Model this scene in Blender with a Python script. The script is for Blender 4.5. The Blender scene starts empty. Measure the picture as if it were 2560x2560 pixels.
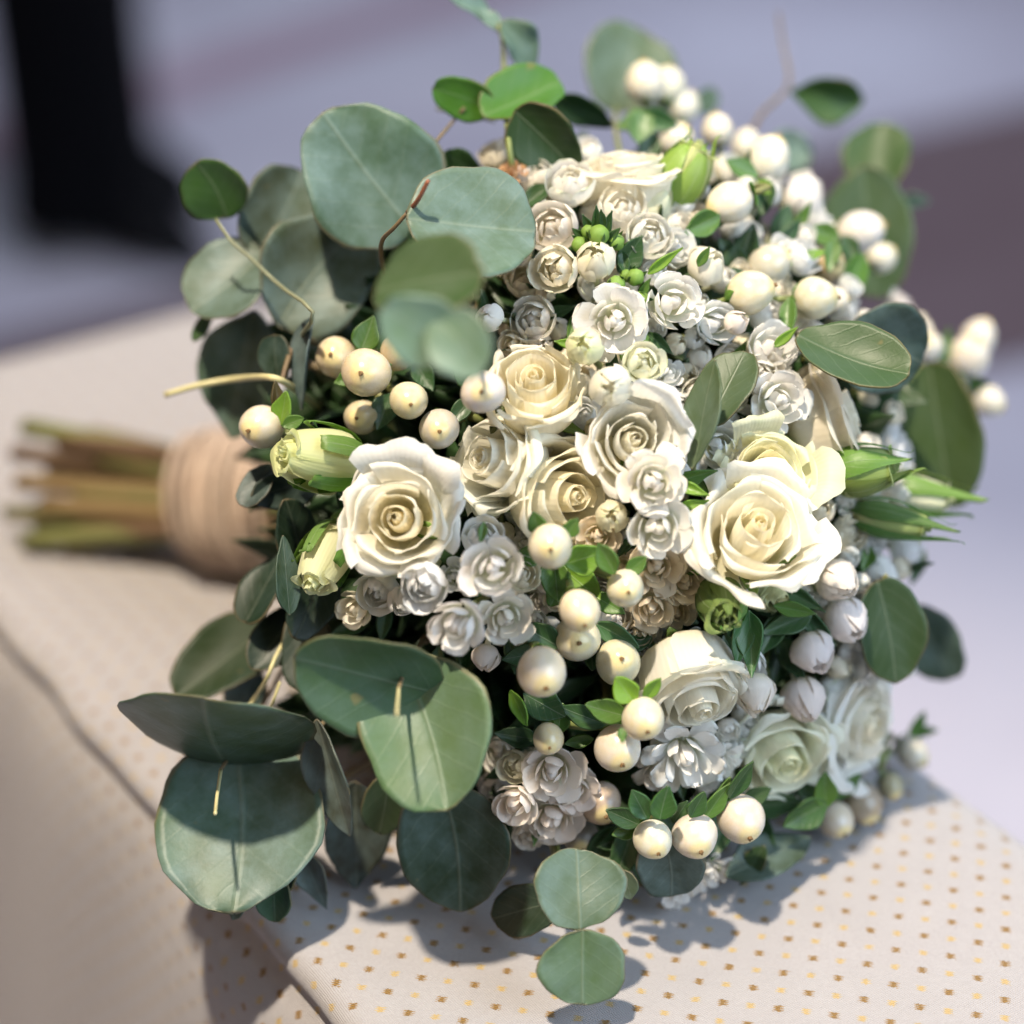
import bpy, math, random
import numpy as np
from mathutils import Vector, Matrix

# ------------------------------------------------------------------ camera, world, lamps, exposure
SC = bpy.context.scene
COL = SC.collection
PITCH = math.radians(28.9)
FPX = 5463.0                       # focal length in photograph pixels (2560 wide)
CAM_H = 0.372                      # camera height over the bench top
SP, CP = math.sin(PITCH), math.cos(PITCH)

cam = bpy.data.cameras.new('camera')
cam.lens = 36.0 * FPX / 2560.0
cam.sensor_width = 36.0
cam.clip_start = 0.02
cam.clip_end = 60.0
cam.dof.use_dof = True
cam.dof.focus_distance = 0.548
cam.dof.aperture_fstop = 3.6
cam.dof.aperture_blades = 9
camo = bpy.data.objects.new('camera', cam)
camo.location = (0, 0, CAM_H)
camo.rotation_euler = (math.pi / 2 - PITCH, 0, 0)
COL.objects.link(camo)
SC.camera = camo

world = bpy.data.worlds.new('World')
SC.world = world
world.use_nodes = True
world.node_tree.nodes['Background'].inputs['Color'].default_value = (0.55, 0.74, 1.0, 1)
world.node_tree.nodes['Background'].inputs['Strength'].default_value = 0.11

def lamp(name, kind, loc, target, energy, color, size=0.1, spot=None):
    d = bpy.data.lights.new(name, kind)
    d.energy = energy
    d.color = color
    if kind == 'AREA':
        d.shape = 'RECTANGLE'
        d.size, d.size_y = size
    else:
        d.shadow_soft_size = size
    if spot:
        d.spot_size = math.radians(spot)
        d.spot_blend = 0.6
    o = bpy.data.objects.new(name, d)
    o.location = loc
    o.rotation_euler = (Vector(target) - Vector(loc)).to_track_quat('-Z', 'Y').to_euler()
    COL.objects.link(o)
    return o

KEY_DIR = Vector((-0.17, -0.26, 1.0)).normalized()
AIM = Vector((0.01, 0.53, 0.06))
lamp('key_lamp', 'SPOT', AIM + KEY_DIR * 1.6, AIM + Vector((-0.10, 0.02, -0.06)), 214.0, (1.0, 0.86, 0.68), 0.035, 50)
lamp('window_light', 'AREA', (1.35, -0.50, 1.05), (0.0, 0.5, 0.05), 44.0, (0.66, 0.82, 1.0), (1.4, 1.4))
lamp('warm_side_light', 'AREA', (-1.5, -0.5, 1.0), (0.0, 0.5, 0.0), 8.0, (1.0, 0.62, 0.32), (1.2, 1.2))
lamp('nave_light', 'AREA', (1.1, 2.3, 2.2), (0.4, 2.3, -0.6), 52.0, (0.82, 0.83, 0.99), (2.4, 2.4))
lamp('floor_fill_light', 'AREA', (-0.7, 3.3, 1.6), (-0.5, 3.2, -0.6), 16.0, (0.74, 0.82, 1.0), (1.4, 1.4))  # added fill that lifts the left of the floor, no known source
lamp('floor_patch_light', 'SPOT', (1.2, 3.6, 2.6), (0.46, 3.35, -0.62), 150.0, (0.66, 0.82, 1.0), 0.25, 15)  # added spot that makes the bright patch on the floor, no doorway known

SC.view_settings.view_transform = 'Standard'
SC.view_settings.look = 'None'
SC.view_settings.exposure = 0.0
SC.view_settings.gamma = 1.0
SC.view_settings.use_curve_mapping = False
SC.cycles.max_bounces = 9
SC.cycles.diffuse_bounces = 6
SC.cycles.transmission_bounces = 6
SC.cycles.use_denoising = True
SC.cycles.use_adaptive_sampling = True
SC.cycles.adaptive_threshold = 0.025

# ------------------------------------------------------------------ photograph pixel -> point in the place
CR = Vector((1, 0, 0)); CU = Vector((0, SP, CP)); CN = Vector((0, -CP, SP))
FLOOR_Z = -0.62
def at(px, py, dep):
    u = (px - 1280) / FPX; v = (1280 - py) / FPX
    return Vector((0, 0, CAM_H)) + dep * (CR * u + CU * v - CN)
def surf_depth(px, py, z=0.0):
    v = (1280 - py) / FPX
    return (CAM_H - z) / (SP - v * CP)
def on_floor(px, py, lift=0.0):
    return at(px, py, surf_depth(px, py, FLOOR_Z + lift))
DC = 0.625                          # depth of the bouquet head's centre
BX, BY, BA, BB, BD = 1450.0, 1290.0, 900.0, 1050.0, 0.075
def bulge(px, py):
    q = 1 - ((px - BX) / BA) ** 2 - ((py - BY) / BB) ** 2
    return BD * math.sqrt(max(0.0, q))
def dome_depth(px, py, off=0.0, zmin=0.010):
    d = DC - bulge(px, py) - off * 0.001
    return min(d, surf_depth(px, py, zmin))
def dome(px, py, off=0.0, zmin=0.010):
    return at(px, py, dome_depth(px, py, off, zmin))
def camvec(f):
    return (CR * f[0] + CU * f[1] + CN * f[2]).normalized()
def outward(px, py):
    k = DC / FPX
    X, Y = (px - BX) * k, (BY - py) * k
    Z = max(bulge(px, py), 0.012)
    return camvec((X / (BA * k) ** 2, Y / (BB * k) ** 2, Z / BD ** 2))

# ------------------------------------------------------------------ mesh helpers
def new_mesh(name, V, F, mats, uv=None, mi=None, smooth=True):
    me = bpy.data.meshes.new(name)
    me.from_pydata([tuple(map(float, v)) for v in V], [], F)
    for m in mats:
        me.materials.append(m)
    if smooth:
        me.polygons.foreach_set('use_smooth', [True] * len(me.polygons))
    if mi is not None:
        me.polygons.foreach_set('material_index', mi)
    if uv is not None:
        l = me.uv_layers.new(name='UVMap')
        vi = np.zeros(len(me.loops), dtype=np.int32)
        me.loops.foreach_get('vertex_index', vi)
        l.data.foreach_set('uv', np.asarray(uv, dtype=np.float32)[vi].ravel())
    me.update()
    return me

def shell(name, P, thick, mats, uv, two=False):
    """a thin closed sheet from a grid of points P[nu,ns,3]"""
    nu, ns, _ = P.shape
    du = np.gradient(P, axis=0); ds = np.gradient(P, axis=1)
    n = np.cross(du, ds)
    ln = np.linalg.norm(n, axis=2, keepdims=True)
    n = n / np.maximum(ln, 1e-9)
    for k in (0, ns - 1):                      # degenerate rows borrow their neighbour's normal
        bad = ln[:, k, 0] < 1e-12
        n[bad, k] = n[bad, 1 if k == 0 else ns - 2]
    A = (P + n * thick / 2).reshape(-1, 3); B = (P - n * thick / 2).reshape(-1, 3)
    V = np.vstack([A, B]); N = nu * ns
    UV = np.vstack([uv.reshape(-1, 2)] * 2)
    F, mi = [], []
    idx = lambda i, j: i * ns + j
    for i in range(nu - 1):
        for j in range(ns - 1):
            q = (idx(i, j), idx(i + 1, j), idx(i + 1, j + 1), idx(i, j + 1))
            F.append(q); mi.append(0)
            F.append(tuple(N + k for k in reversed(q))); mi.append(1 if two else 0)
    ring = [idx(i, 0) for i in range(nu)] + [idx(nu - 1, j) for j in range(1, ns)] \
        + [idx(i, ns - 1) for i in range(nu - 2, -1, -1)] + [idx(0, j) for j in range(ns - 2, 0, -1)]
    for a, b in zip(ring, ring[1:] + ring[:1]):
        F.append((b, a, N + a, N + b)); mi.append(0)
    return new_mesh(name, V, F, mats, UV, mi)

def sheet(name, P, mats, uv):
    nu, ns, _ = P.shape
    F = [(i * ns + j, (i + 1) * ns + j, (i + 1) * ns + j + 1, i * ns + j + 1) for i in range(nu - 1) for j in range(ns - 1)]
    return new_mesh(name, P.reshape(-1, 3), F, mats, uv.reshape(-1, 2))

def catmull(pts, n):
    pts = [np.asarray(p, float) for p in pts]
    pts = [2 * pts[0] - pts[1]] + pts + [2 * pts[-1] - pts[-2]]
    out = []
    m = len(pts) - 3
    for k in range(n):
        x = k / (n - 1) * m
        i = min(int(x), m - 1); t = x - i
        a, b, c, d = pts[i:i + 4]
        out.append(0.5 * ((2 * b) + (-a + c) * t + (2 * a - 5 * b + 4 * c - d) * t * t + (-a + 3 * b - 3 * c + d) * t ** 3))
    return out

def tube_geo(pts, radii, seg=7):
    pts = [Vector(p) for p in pts]
    V, F, UV = [], [], []
    up = None
    L = 0.0
    for i, p in enumerate(pts):
        d = (pts[min(i + 1, len(pts) - 1)] - pts[max(i - 1, 0)]).normalized()
        if up is None:
            up = d.orthogonal().normalized()
        up = (up - d * up.dot(d)).normalized()
        w = d.cross(up)
        if i: L += (p - pts[i - 1]).length
        for k in range(seg):
            a = 2 * math.pi * k / seg
            V.append(p + (up * math.cos(a) + w * math.sin(a)) * radii[i]); UV.append((k / seg, L * 40))
    for i in range(len(pts) - 1):
        for k in range(seg):
            k2 = (k + 1) % seg
            F.append((i * seg + k, i * seg + k2, (i + 1) * seg + k2, (i + 1) * seg + k))
    F.append(tuple(range(seg - 1, -1, -1)))
    F.append(tuple((len(pts) - 1) * seg + k for k in range(seg)))
    return V, F, UV

def obj(name, me, parent=None, mat=None, color=None):
    o = bpy.data.objects.new(name, me)
    COL.objects.link(o)
    o.parent = parent
    if mat is not None:
        o.matrix_basis = mat
    if color is not None:
        o.color = color
    return o

def tube(name, pts, r0, r1, mat, parent=None, n=14, seg=7, color=None, jit=0.0):
    P = catmull(pts, n)
    rr = [r0 + (r1 - r0) * k / (n - 1) for k in range(n)]
    V, F, UV = tube_geo(P, rr, seg)
    return obj(name, new_mesh(name, V, F, [mat], UV), parent, color=color)

def thing(name, label, cat, loc=(0, 0, 0), group=None):
    o = bpy.data.objects.new(name, None)
    o.empty_display_size = 0.01
    COL.objects.link(o)
    o.location = loc
    o['label'] = label; o['category'] = cat
    if group: o['group'] = group
    return o

def frame(z, hint=None, spin=0.0):
    """rotation whose local z is the given direction"""
    z = z.normalized()
    h = hint or (CU if abs(z.dot(CU)) < 0.9 else CR)
    x = (h - z * h.dot(z)).normalized()
    y = z.cross(x)
    R = Matrix((x, y, z)).transposed().to_4x4()
    return R @ Matrix.Rotation(spin, 4, 'Z')

# ------------------------------------------------------------------ materials
ITEMS = []; SPRIGS = []     # where blooms and berries are seen, and the flower sprigs, for filling gaps later
class NT:
    def __init__(s, name):
        s.m = bpy.data.materials.new(name); s.m.use_nodes = True
        s.t = s.m.node_tree; s.t.nodes.clear()
        s.out = s.n('ShaderNodeOutputMaterial')
    def n(s, typ, **kw):
        x = s.t.nodes.new(typ)
        for k, v in kw.items():
            setattr(x, k, v)
        return x
    def l(s, a, b): s.t.links.new(a, b)
    def val(s, node, **kw):
        for k, v in kw.items():
            node.inputs[k].default_value = v
        return node
    def put(s, v, sock):
        if hasattr(v, 'is_output'): s.l(v, sock)
        else: sock.default_value = v
    def math(s, op, a, b=None, c=None, clamp=False):
        x = s.n('ShaderNodeMath', operation=op); x.use_clamp = clamp
        s.put(a, x.inputs[0])
        if b is not None: s.put(b, x.inputs[1])
        if c is not None: s.put(c, x.inputs[2])
        return x.outputs[0]
    def mix(s, fac, a, b, mode='MIX'):
        x = s.n('ShaderNodeMix', data_type='RGBA', blend_type=mode)
        s.put(fac, x.inputs[0]); s.put(a, x.inputs[6]); s.put(b, x.inputs[7])
        return x.outputs[2]
    def ramp(s, fac, stops):
        x = s.n('ShaderNodeValToRGB')
        e = x.color_ramp.elements
        while len(e) < len(stops): e.new(0.5)
        for q, (p, c) in zip(e, stops):
            q.position = p; q.color = c if len(c) == 4 else (*c, 1)
        s.l(fac, x.inputs[0]); return x.outputs[0]
    def noise(s, vec, scale, detail=3.0, rough=0.5):
        x = s.n('ShaderNodeTexNoise'); s.val(x, Scale=scale, Detail=detail, Roughness=rough)
        if vec is not None: s.l(vec, x.inputs['Vector'])
        return x.outputs['Fac']
    def bump(s, h, strength, dist):
        x = s.n('ShaderNodeBump'); s.val(x, Strength=strength, Distance=dist); s.l(h, x.inputs['Height'])
        return x.outputs[0]
    def sss(s, base, rough, trans=0.0, tcol=None, normal=None, spec=0.5, coat=0.0, sub=0.0, subr=(1, .6, .4), subs=0.002, sheen=0.0):
        p = s.n('ShaderNodeBsdfPrincipled')
        s.put(base, p.inputs['Base Color']); s.put(rough, p.inputs['Roughness'])
        p.inputs['Specular IOR Level'].default_value = spec
        p.inputs['Coat Weight'].default_value = coat; p.inputs['Coat Roughness'].default_value = 0.12
        p.inputs['Sheen Weight'].default_value = sheen
        if sub:
            p.inputs['Subsurface Weight'].default_value = sub
            p.inputs['Subsurface Radius'].default_value = subr
            p.inputs['Subsurface Scale'].default_value = subs
        if normal is not None: s.l(normal, p.inputs['Normal'])
        res = p.outputs[0]
        if trans:
            t = s.n('ShaderNodeBsdfTranslucent'); s.put(tcol if tcol is not None else base, t.inputs['Color'])
            if normal is not None: s.l(normal, t.inputs['Normal'])
            mx = s.n('ShaderNodeMixShader'); mx.inputs[0].default_value = trans
            s.l(res, mx.inputs[1]); s.l(t.outputs[0], mx.inputs[2]); res = mx.outputs[0]
        s.l(res, s.out.inputs['Surface'])
        return s.m

def petal_material(name, base_col, rough, trans, tip_green, vein, sheen=0.0):
    m = NT(name)
    info = m.n('ShaderNodeObjectInfo'); uv = m.n('ShaderNodeUVMap'); tc = m.n('ShaderNodeTexCoord')
    sp = m.n('ShaderNodeSeparateXYZ'); m.l(uv.outputs[0], sp.inputs[0])
    x, y = sp.outputs[0], sp.outputs[1]
    nz = m.noise(tc.outputs['Object'], 260.0, 4)
    f = m.math('ADD', y, m.math('MULTIPLY', m.math('SUBTRACT', nz, 0.5), 0.25))
    fb = m.ramp(f, [(0.0, (1, 1, 1)), (0.42, (0, 0, 0))])
    c = m.mix(fb, info.outputs['Color'], base_col)
    # green tip / keel, amount carried in the object colour's alpha
    keel = m.math('SUBTRACT', 1.0, m.math('MULTIPLY', m.math('ABSOLUTE', x), 2.6), clamp=True)
    tip = m.ramp(y, [(0.55, (0, 0, 0)), (1.0, (1, 1, 1))])
    g = m.math('MULTIPLY', m.math('MULTIPLY', tip, m.math('ADD', 0.35, keel)), m.math('SUBTRACT', 1.0, info.outputs['Alpha']), clamp=True)
    c = m.mix(g, c, tip_green)
    # faint lengthwise veining and per-petal variation
    wv = m.n('ShaderNodeTexWave', wave_type='BANDS', bands_direction='X'); m.val(wv, Scale=vein, Distortion=3.0, Detail=2.0)
    m.l(uv.outputs[0], wv.inputs['Vector'])
    c = m.mix(m.math('MULTIPLY', wv.outputs['Fac'], 0.05), c, (0.62, 0.58, 0.42, 1))
    hs = m.n('ShaderNodeHueSaturation')
    m.l(c, hs.inputs['Color']); m.l(m.math('ADD', 0.93, m.math('MULTIPLY', info.outputs['Random'], 0.12)), hs.inputs['Value'])
    spots = m.ramp(m.noise(tc.outputs['Object'], 190.0, 2), [(0.74, (0, 0, 0)), (0.80, (1, 1, 1))])
    c = m.mix(m.math('MULTIPLY', spots, 0.35), hs.outputs[0], (0.50, 0.34, 0.18, 1))
    h = m.math('ADD', m.math('MULTIPLY', wv.outputs['Fac'], 0.5), nz)
    nrm = m.bump(h, 0.15, 0.0004)
    return m.sss(c, rough, trans, m.mix(0.35, c, (0.95, 0.90, 0.70, 1)), nrm, 0.35, sheen=sheen)

M = {}
M['rose'] = petal_material('rose_petal', (0.82, 0.76, 0.46, 1), 0.55, 0.48, (0.45, 0.58, 0.16, 1), 2.2, 0.15)
M['bouv'] = petal_material('bouvardia_petal', (0.60, 0.66, 0.36, 1), 0.42, 0.42, (0.38, 0.55, 0.10, 1), 1.6)

def leaf_material(name, rough, trans, glaucous, veinamt, edge, lift=1.0):
    m = NT(name)
    info = m.n('ShaderNodeObjectInfo'); uv = m.n('ShaderNodeUVMap'); tc = m.n('ShaderNodeTexCoord')
    sp = m.n('ShaderNodeSeparateXYZ'); m.l(uv.outputs[0], sp.inputs[0])
    x, y = sp.outputs[0], sp.outputs[1]           # x in -1..1 across (unit of half width), y along
    n1 = m.noise(tc.outputs['Object'], 90.0, 5, 0.6)
    n2 = m.noise(tc.outputs['Object'], 900.0, 3)
    n3 = m.noise(tc.outputs['Object'], 35.0, 2)
    c = info.outputs['Color']
    bloom = m.ramp(n1, [(0.38, (0, 0, 0)), (0.66, (1, 1, 1))])
    c2 = m.mix(m.math('MULTIPLY', m.math('MULTIPLY', bloom, glaucous), info.outputs['Alpha']), c, (0.22, 0.32, 0.32, 1))
    green = m.ramp(n3, [(0.50, (0, 0, 0)), (0.72, (1, 1, 1))])
    c2 = m.mix(m.math('MULTIPLY', green, 0.6), c2, m.mix(1.0, c, (0.75, 1.0, 0.45, 1), 'MULTIPLY'))
    ax = m.math('ABSOLUTE', x)
    mid = m.ramp(ax, [(0.0, (1, 1, 1)), (0.045, (0, 0, 0))])
    ph = m.math('SUBTRACT', m.math('MULTIPLY', y, 5.2), m.math('MULTIPLY', ax, 2.2))
    ph = m.math('ADD', ph, m.math('MULTIPLY', n1, 0.55))
    lat = m.math('ABSOLUTE', m.math('SUBTRACT', m.math('FRACT', ph), 0.5))
    latm = m.ramp(lat, [(0.0, (1, 1, 1)), (0.09, (0, 0, 0))])
    vein = m.math('MAXIMUM', mid, m.math('MULTIPLY', latm, m.math('MULTIPLY', n1, 0.5)))
    c2 = m.mix(m.math('MULTIPLY', vein, veinamt), c2, (0.50, 0.55, 0.42, 1))
    c2 = m.mix(m.math('MULTIPLY', m.math('SUBTRACT', n2, 0.5), 0.5), c2, (0.03, 0.05, 0.02, 1))
    blot = m.ramp(m.noise(tc.outputs['Object'], 140.0, 2), [(0.71, (0, 0, 0)), (0.76, (1, 1, 1))])
    c2 = m.mix(m.math('MULTIPLY', blot, 0.45), c2, (0.22, 0.16, 0.05, 1))
    if edge:
        y2 = m.math('SUBTRACT', m.math('MULTIPLY', y, 2.0), 1.0)
        rr = m.math('SQRT', m.math('ADD', m.math('MULTIPLY', x, x), m.math('MULTIPLY', y2, y2)))
        c2 = m.mix(m.math('MULTIPLY', m.ramp(rr, [(0.972, (0, 0, 0)), (0.995, (1, 1, 1))]), 0.5), c2, (0.17, 0.12, 0.06, 1))
    h = m.math('ADD', m.math('MULTIPLY', n2, 0.35), m.math('ADD', m.math('MULTIPLY', vein, 0.8), m.math('MULTIPLY', n1, 0.6)))
    nrm = m.bump(h, 0.35, 0.0004)
    tcol = m.mix(1.0, c, (1.5, 2.1, 0.5, 1), 'MULTIPLY')
    return m.sss(c2, rough, trans, tcol, nrm, 0.4)

M['euc'] = leaf_material('eucalyptus_leaf', 0.46, 0.16, 0.42, 0.12, True)
M['leaf'] = leaf_material('green_leaf', 0.36, 0.25, 0.04, 0.28, False)
M['rim'] = NT('leaf_rim').sss((0.30, 0.20, 0.10, 1), 0.6)

def simple(name, col, rough, nscale=0, namt=0.0, ncol=(0, 0, 0, 1), bump=0.0, **kw):
    m = NT(name)
    c = col; nrm = None
    if nscale:
        tc = m.n('ShaderNodeTexCoord'); f = m.noise(tc.outputs['Object'], nscale, 4, 0.6)
        c = m.mix(m.math('MULTIPLY', m.ramp(f, [(0.35, (0, 0, 0)), (0.7, (1, 1, 1))]), namt), col, ncol)
        if bump: nrm = m.bump(f, bump, 0.0006)
    return m.sss(c, rough, normal=nrm, **kw)

def berry_material():
    m = NT('berry_skin')
    info = m.n('ShaderNodeObjectInfo'); tc = m.n('ShaderNodeTexCoord')
    sp = m.n('ShaderNodeSeparateXYZ'); m.l(tc.outputs['Object'], sp.inputs[0])
    n = m.noise(tc.outputs['Object'], 2.2, 3)
    c = m.mix(m.ramp(n, [(0.35, (0, 0, 0)), (0.75, (1, 1, 1))]), info.outputs['Color'], m.mix(1.0, info.outputs['Color'], (0.96, 0.90, 0.74, 1), 'MULTIPLY'))
    tip = m.ramp(sp.outputs[2], [(0.86, (0, 0, 0)), (1.05, (1, 1, 1))])
    c = m.mix(m.math('MULTIPLY', tip, 0.75), c, (0.66, 0.55, 0.26, 1))
    fine = m.noise(tc.outputs['Object'], 26.0, 3)
    c = m.mix(m.math('MULTIPLY', m.math('SUBTRACT', fine, 0.45, clamp=True), 0.35), c, (0.55, 0.48, 0.28, 1))
    nrm = m.bump(m.math('ADD', n, m.math('MULTIPLY', fine, 0.15)), 0.10, 0.0006)
    return m.sss(c, m.math('ADD', 0.22, m.math('MULTIPLY', fine, 0.12)), normal=nrm, spec=0.45, sub=0.35, subr=(1.0, .75, .4), subs=0.002, coat=0.15)
M['berry'] = berry_material()
M['tip'] = simple('berry_tip', (0.16, 0.09, 0.03, 1), 0.7)
M['stem'] = simple('green_stem', (0.16, 0.20, 0.06, 1), 0.55, 60, 0.5, (0.20, 0.14, 0.05, 1), 0.3)
M['twig'] = simple('brown_twig', (0.13, 0.085, 0.045, 1), 0.6, 200, 0.5, (0.20, 0.17, 0.08, 1), 0.4)
M['grey_twig'] = simple('grey_twig', (0.20, 0.21, 0.12, 1), 0.55, 200, 0.4, (0.13, 0.13, 0.07, 1), 0.3)
M['pale_twig'] = simple('pale_twig', (0.55, 0.50, 0.26, 1), 0.5, 200, 0.4, (0.34, 0.32, 0.14, 1), 0.3)
M['bud'] = leaf_material('green_bud', 0.45, 0.15, 0.03, 0.3, False)

# ------------------------------------------------------------------ builders for plant pieces
def leaf_mesh(name, L, W, kind='round', cup=0.0, fold=0.0, curl=0.0, wave=0.0, seed=0, thick=0.00045, mat=None, nu=17, ns=19):
    """lies in local xy, base at the origin, tip along +y, upper side +z"""
    rnd = random.Random(seed)
    u = np.linspace(-1, 1, nu)[:, None]; s = ((1 - np.cos(np.linspace(0, math.pi, ns))) / 2)[None, :]
    if kind == 'round':
        w = np.sqrt(np.clip(1 - (2 * s - 1) ** 2, 0, None)) * (1.0 + rnd.uniform(-0.25, 0.15) * (s - 0.5))
        w = np.maximum(w, 0.012)
    elif kind == 'ovate':
        w = np.maximum((np.sin(math.pi * s ** 0.85)) ** 0.8 * (1 - 0.15 * s), 0.015)
    elif kind == 'drop':
        w = np.maximum((np.sin(math.pi * s ** 1.35)) ** 0.75, 0.015)
    else:                                     # lance
        w = np.maximum(np.sin(math.pi * s ** 0.7) ** 1.1, 0.012)
    p1, p2, p3 = rnd.uniform(0, 6), rnd.uniform(0, 6), rnd.uniform(0, 6)
    th = np.arctan2(s - 0.5, u * w * 0.5 + 1e-6)
    wob = 1 + 0.034 * np.sin(3 * th + p1) + 0.022 * np.sin(5 * th + p2) + 0.012 * np.sin(11 * th + p3)
    x = u * w * (W / 2) * wob + (rnd.uniform(-.06, .06) * W * np.sin(math.pi * s) if kind == 'round' else 0)
    y = L * (0.5 + (s - 0.5) * wob) * np.ones_like(u)
    z = cup * W * ((u * w) ** 2) * 0.5 + fold * W * 0.5 * np.abs(u * w) + wave * W * (np.sin(4.3 * s * 2 + p1) * (u * w) ** 2 + 0.6 * np.sin(5.0 * u + p2 + 2 * s) * w * (u * w) ** 2)
    z = z + 0.012 * W * np.sin(6 * s + p3) * np.cos(3.5 * u + p2)
    if abs(curl) > 1e-4:                      # bend along the length about x
        a = curl * y / L
        Rr = L / curl
        y2 = np.sin(a) * (Rr - z); z = Rr - np.cos(a) * (Rr - z); y = y2
    P = np.stack([x, y, z * np.ones_like(x)], axis=2)
    uv = np.stack([u * w, s * np.ones_like(u)], axis=2)
    return shell(name, P, thick, [mat or M['euc']], uv)

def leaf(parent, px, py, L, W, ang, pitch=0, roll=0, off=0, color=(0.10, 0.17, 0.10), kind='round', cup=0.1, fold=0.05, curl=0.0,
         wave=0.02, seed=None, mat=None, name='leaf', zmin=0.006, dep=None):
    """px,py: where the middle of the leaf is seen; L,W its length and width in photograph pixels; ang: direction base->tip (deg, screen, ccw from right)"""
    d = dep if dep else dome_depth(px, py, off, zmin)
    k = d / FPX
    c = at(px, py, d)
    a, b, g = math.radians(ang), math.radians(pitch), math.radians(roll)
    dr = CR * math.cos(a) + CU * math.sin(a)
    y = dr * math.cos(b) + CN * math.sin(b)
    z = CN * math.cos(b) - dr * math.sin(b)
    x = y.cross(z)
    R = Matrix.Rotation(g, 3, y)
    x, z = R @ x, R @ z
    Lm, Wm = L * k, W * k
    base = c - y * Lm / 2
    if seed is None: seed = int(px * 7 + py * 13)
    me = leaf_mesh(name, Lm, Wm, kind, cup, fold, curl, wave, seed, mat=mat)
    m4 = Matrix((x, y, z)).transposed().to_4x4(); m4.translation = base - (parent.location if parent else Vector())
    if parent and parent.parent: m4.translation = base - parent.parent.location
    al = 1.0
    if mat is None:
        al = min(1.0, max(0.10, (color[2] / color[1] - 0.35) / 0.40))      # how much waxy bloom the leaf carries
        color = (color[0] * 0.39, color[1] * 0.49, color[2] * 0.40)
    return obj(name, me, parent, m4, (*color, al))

def petal_shell(name, prof, phi, w, H, outline, spiral, ruffle, seed, thick, mat, nu=13, ns=11, edgecurl=0.0, point=0.0, top=0.3):
    rnd = random.Random(seed)
    p1, p2 = rnd.uniform(0, 6.28), rnd.uniform(0, 6.28)
    rz = np.array(catmull(prof, 41))
    u = np.linspace(-1, 1, nu)[:, None] * np.ones((1, ns)); s0 = np.linspace(0, 1, ns)[None, :] * np.ones((nu, 1))
    smax = 1 - top * np.abs(u) ** 2.6 + point * (1 - np.abs(u)) ** 2 + 0.03 * np.sin(3 * u + p1)
    s = np.clip(s0 * smax, 0, 1.15)
    r = np.interp(s, np.linspace(0, 1, 41), rz[:, 0]); z = np.interp(s, np.linspace(0, 1, 41), rz[:, 1])
    wd = outline(s0)
    th = phi + w * u * wd
    r = r * (1 + spiral * u) + edgecurl * np.abs(u) ** 3 * s0 ** 2
    rf = ruffle * s0 ** 3
    r = r + rf * (np.sin(4 * u + p1) + 0.6 * np.sin(7 * u + p2) + 0.28 * np.sin(13 * u + p1 + p2)); z = z + 0.7 * rf * np.sin(5 * u + p2)
    P = np.stack([r * np.cos(th), r * np.sin(th), z], axis=2)
    uv = np.stack([u, s0], axis=2)
    return sheet(name, P, [mat], uv)

def sepal_mesh(name, L, W, curl, seed, r0=0.0):
    return leaf_mesh(name, L, W, 'lance', cup=0.5, curl=curl, wave=0.03, seed=seed, mat=M['bud'], nu=7, ns=11)

TWINE = at(598, 1250, 0.724)
def flower_stem(parent, base, axis, r=0.0014, mat=None):
    b = base - parent.location
    e = TWINE - parent.location
    mid = b - axis * 0.035 * min(1.0, (e - b).length / 0.08)
    if (mid + parent.location).z < 0.008: mid.z = 0.008 - parent.location.z
    mid2 = (mid + e) / 2
    return tube('stem', [b, mid, mid2, e], r, r * 1.2, mat or M['stem'], parent, n=12, seg=6)

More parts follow.
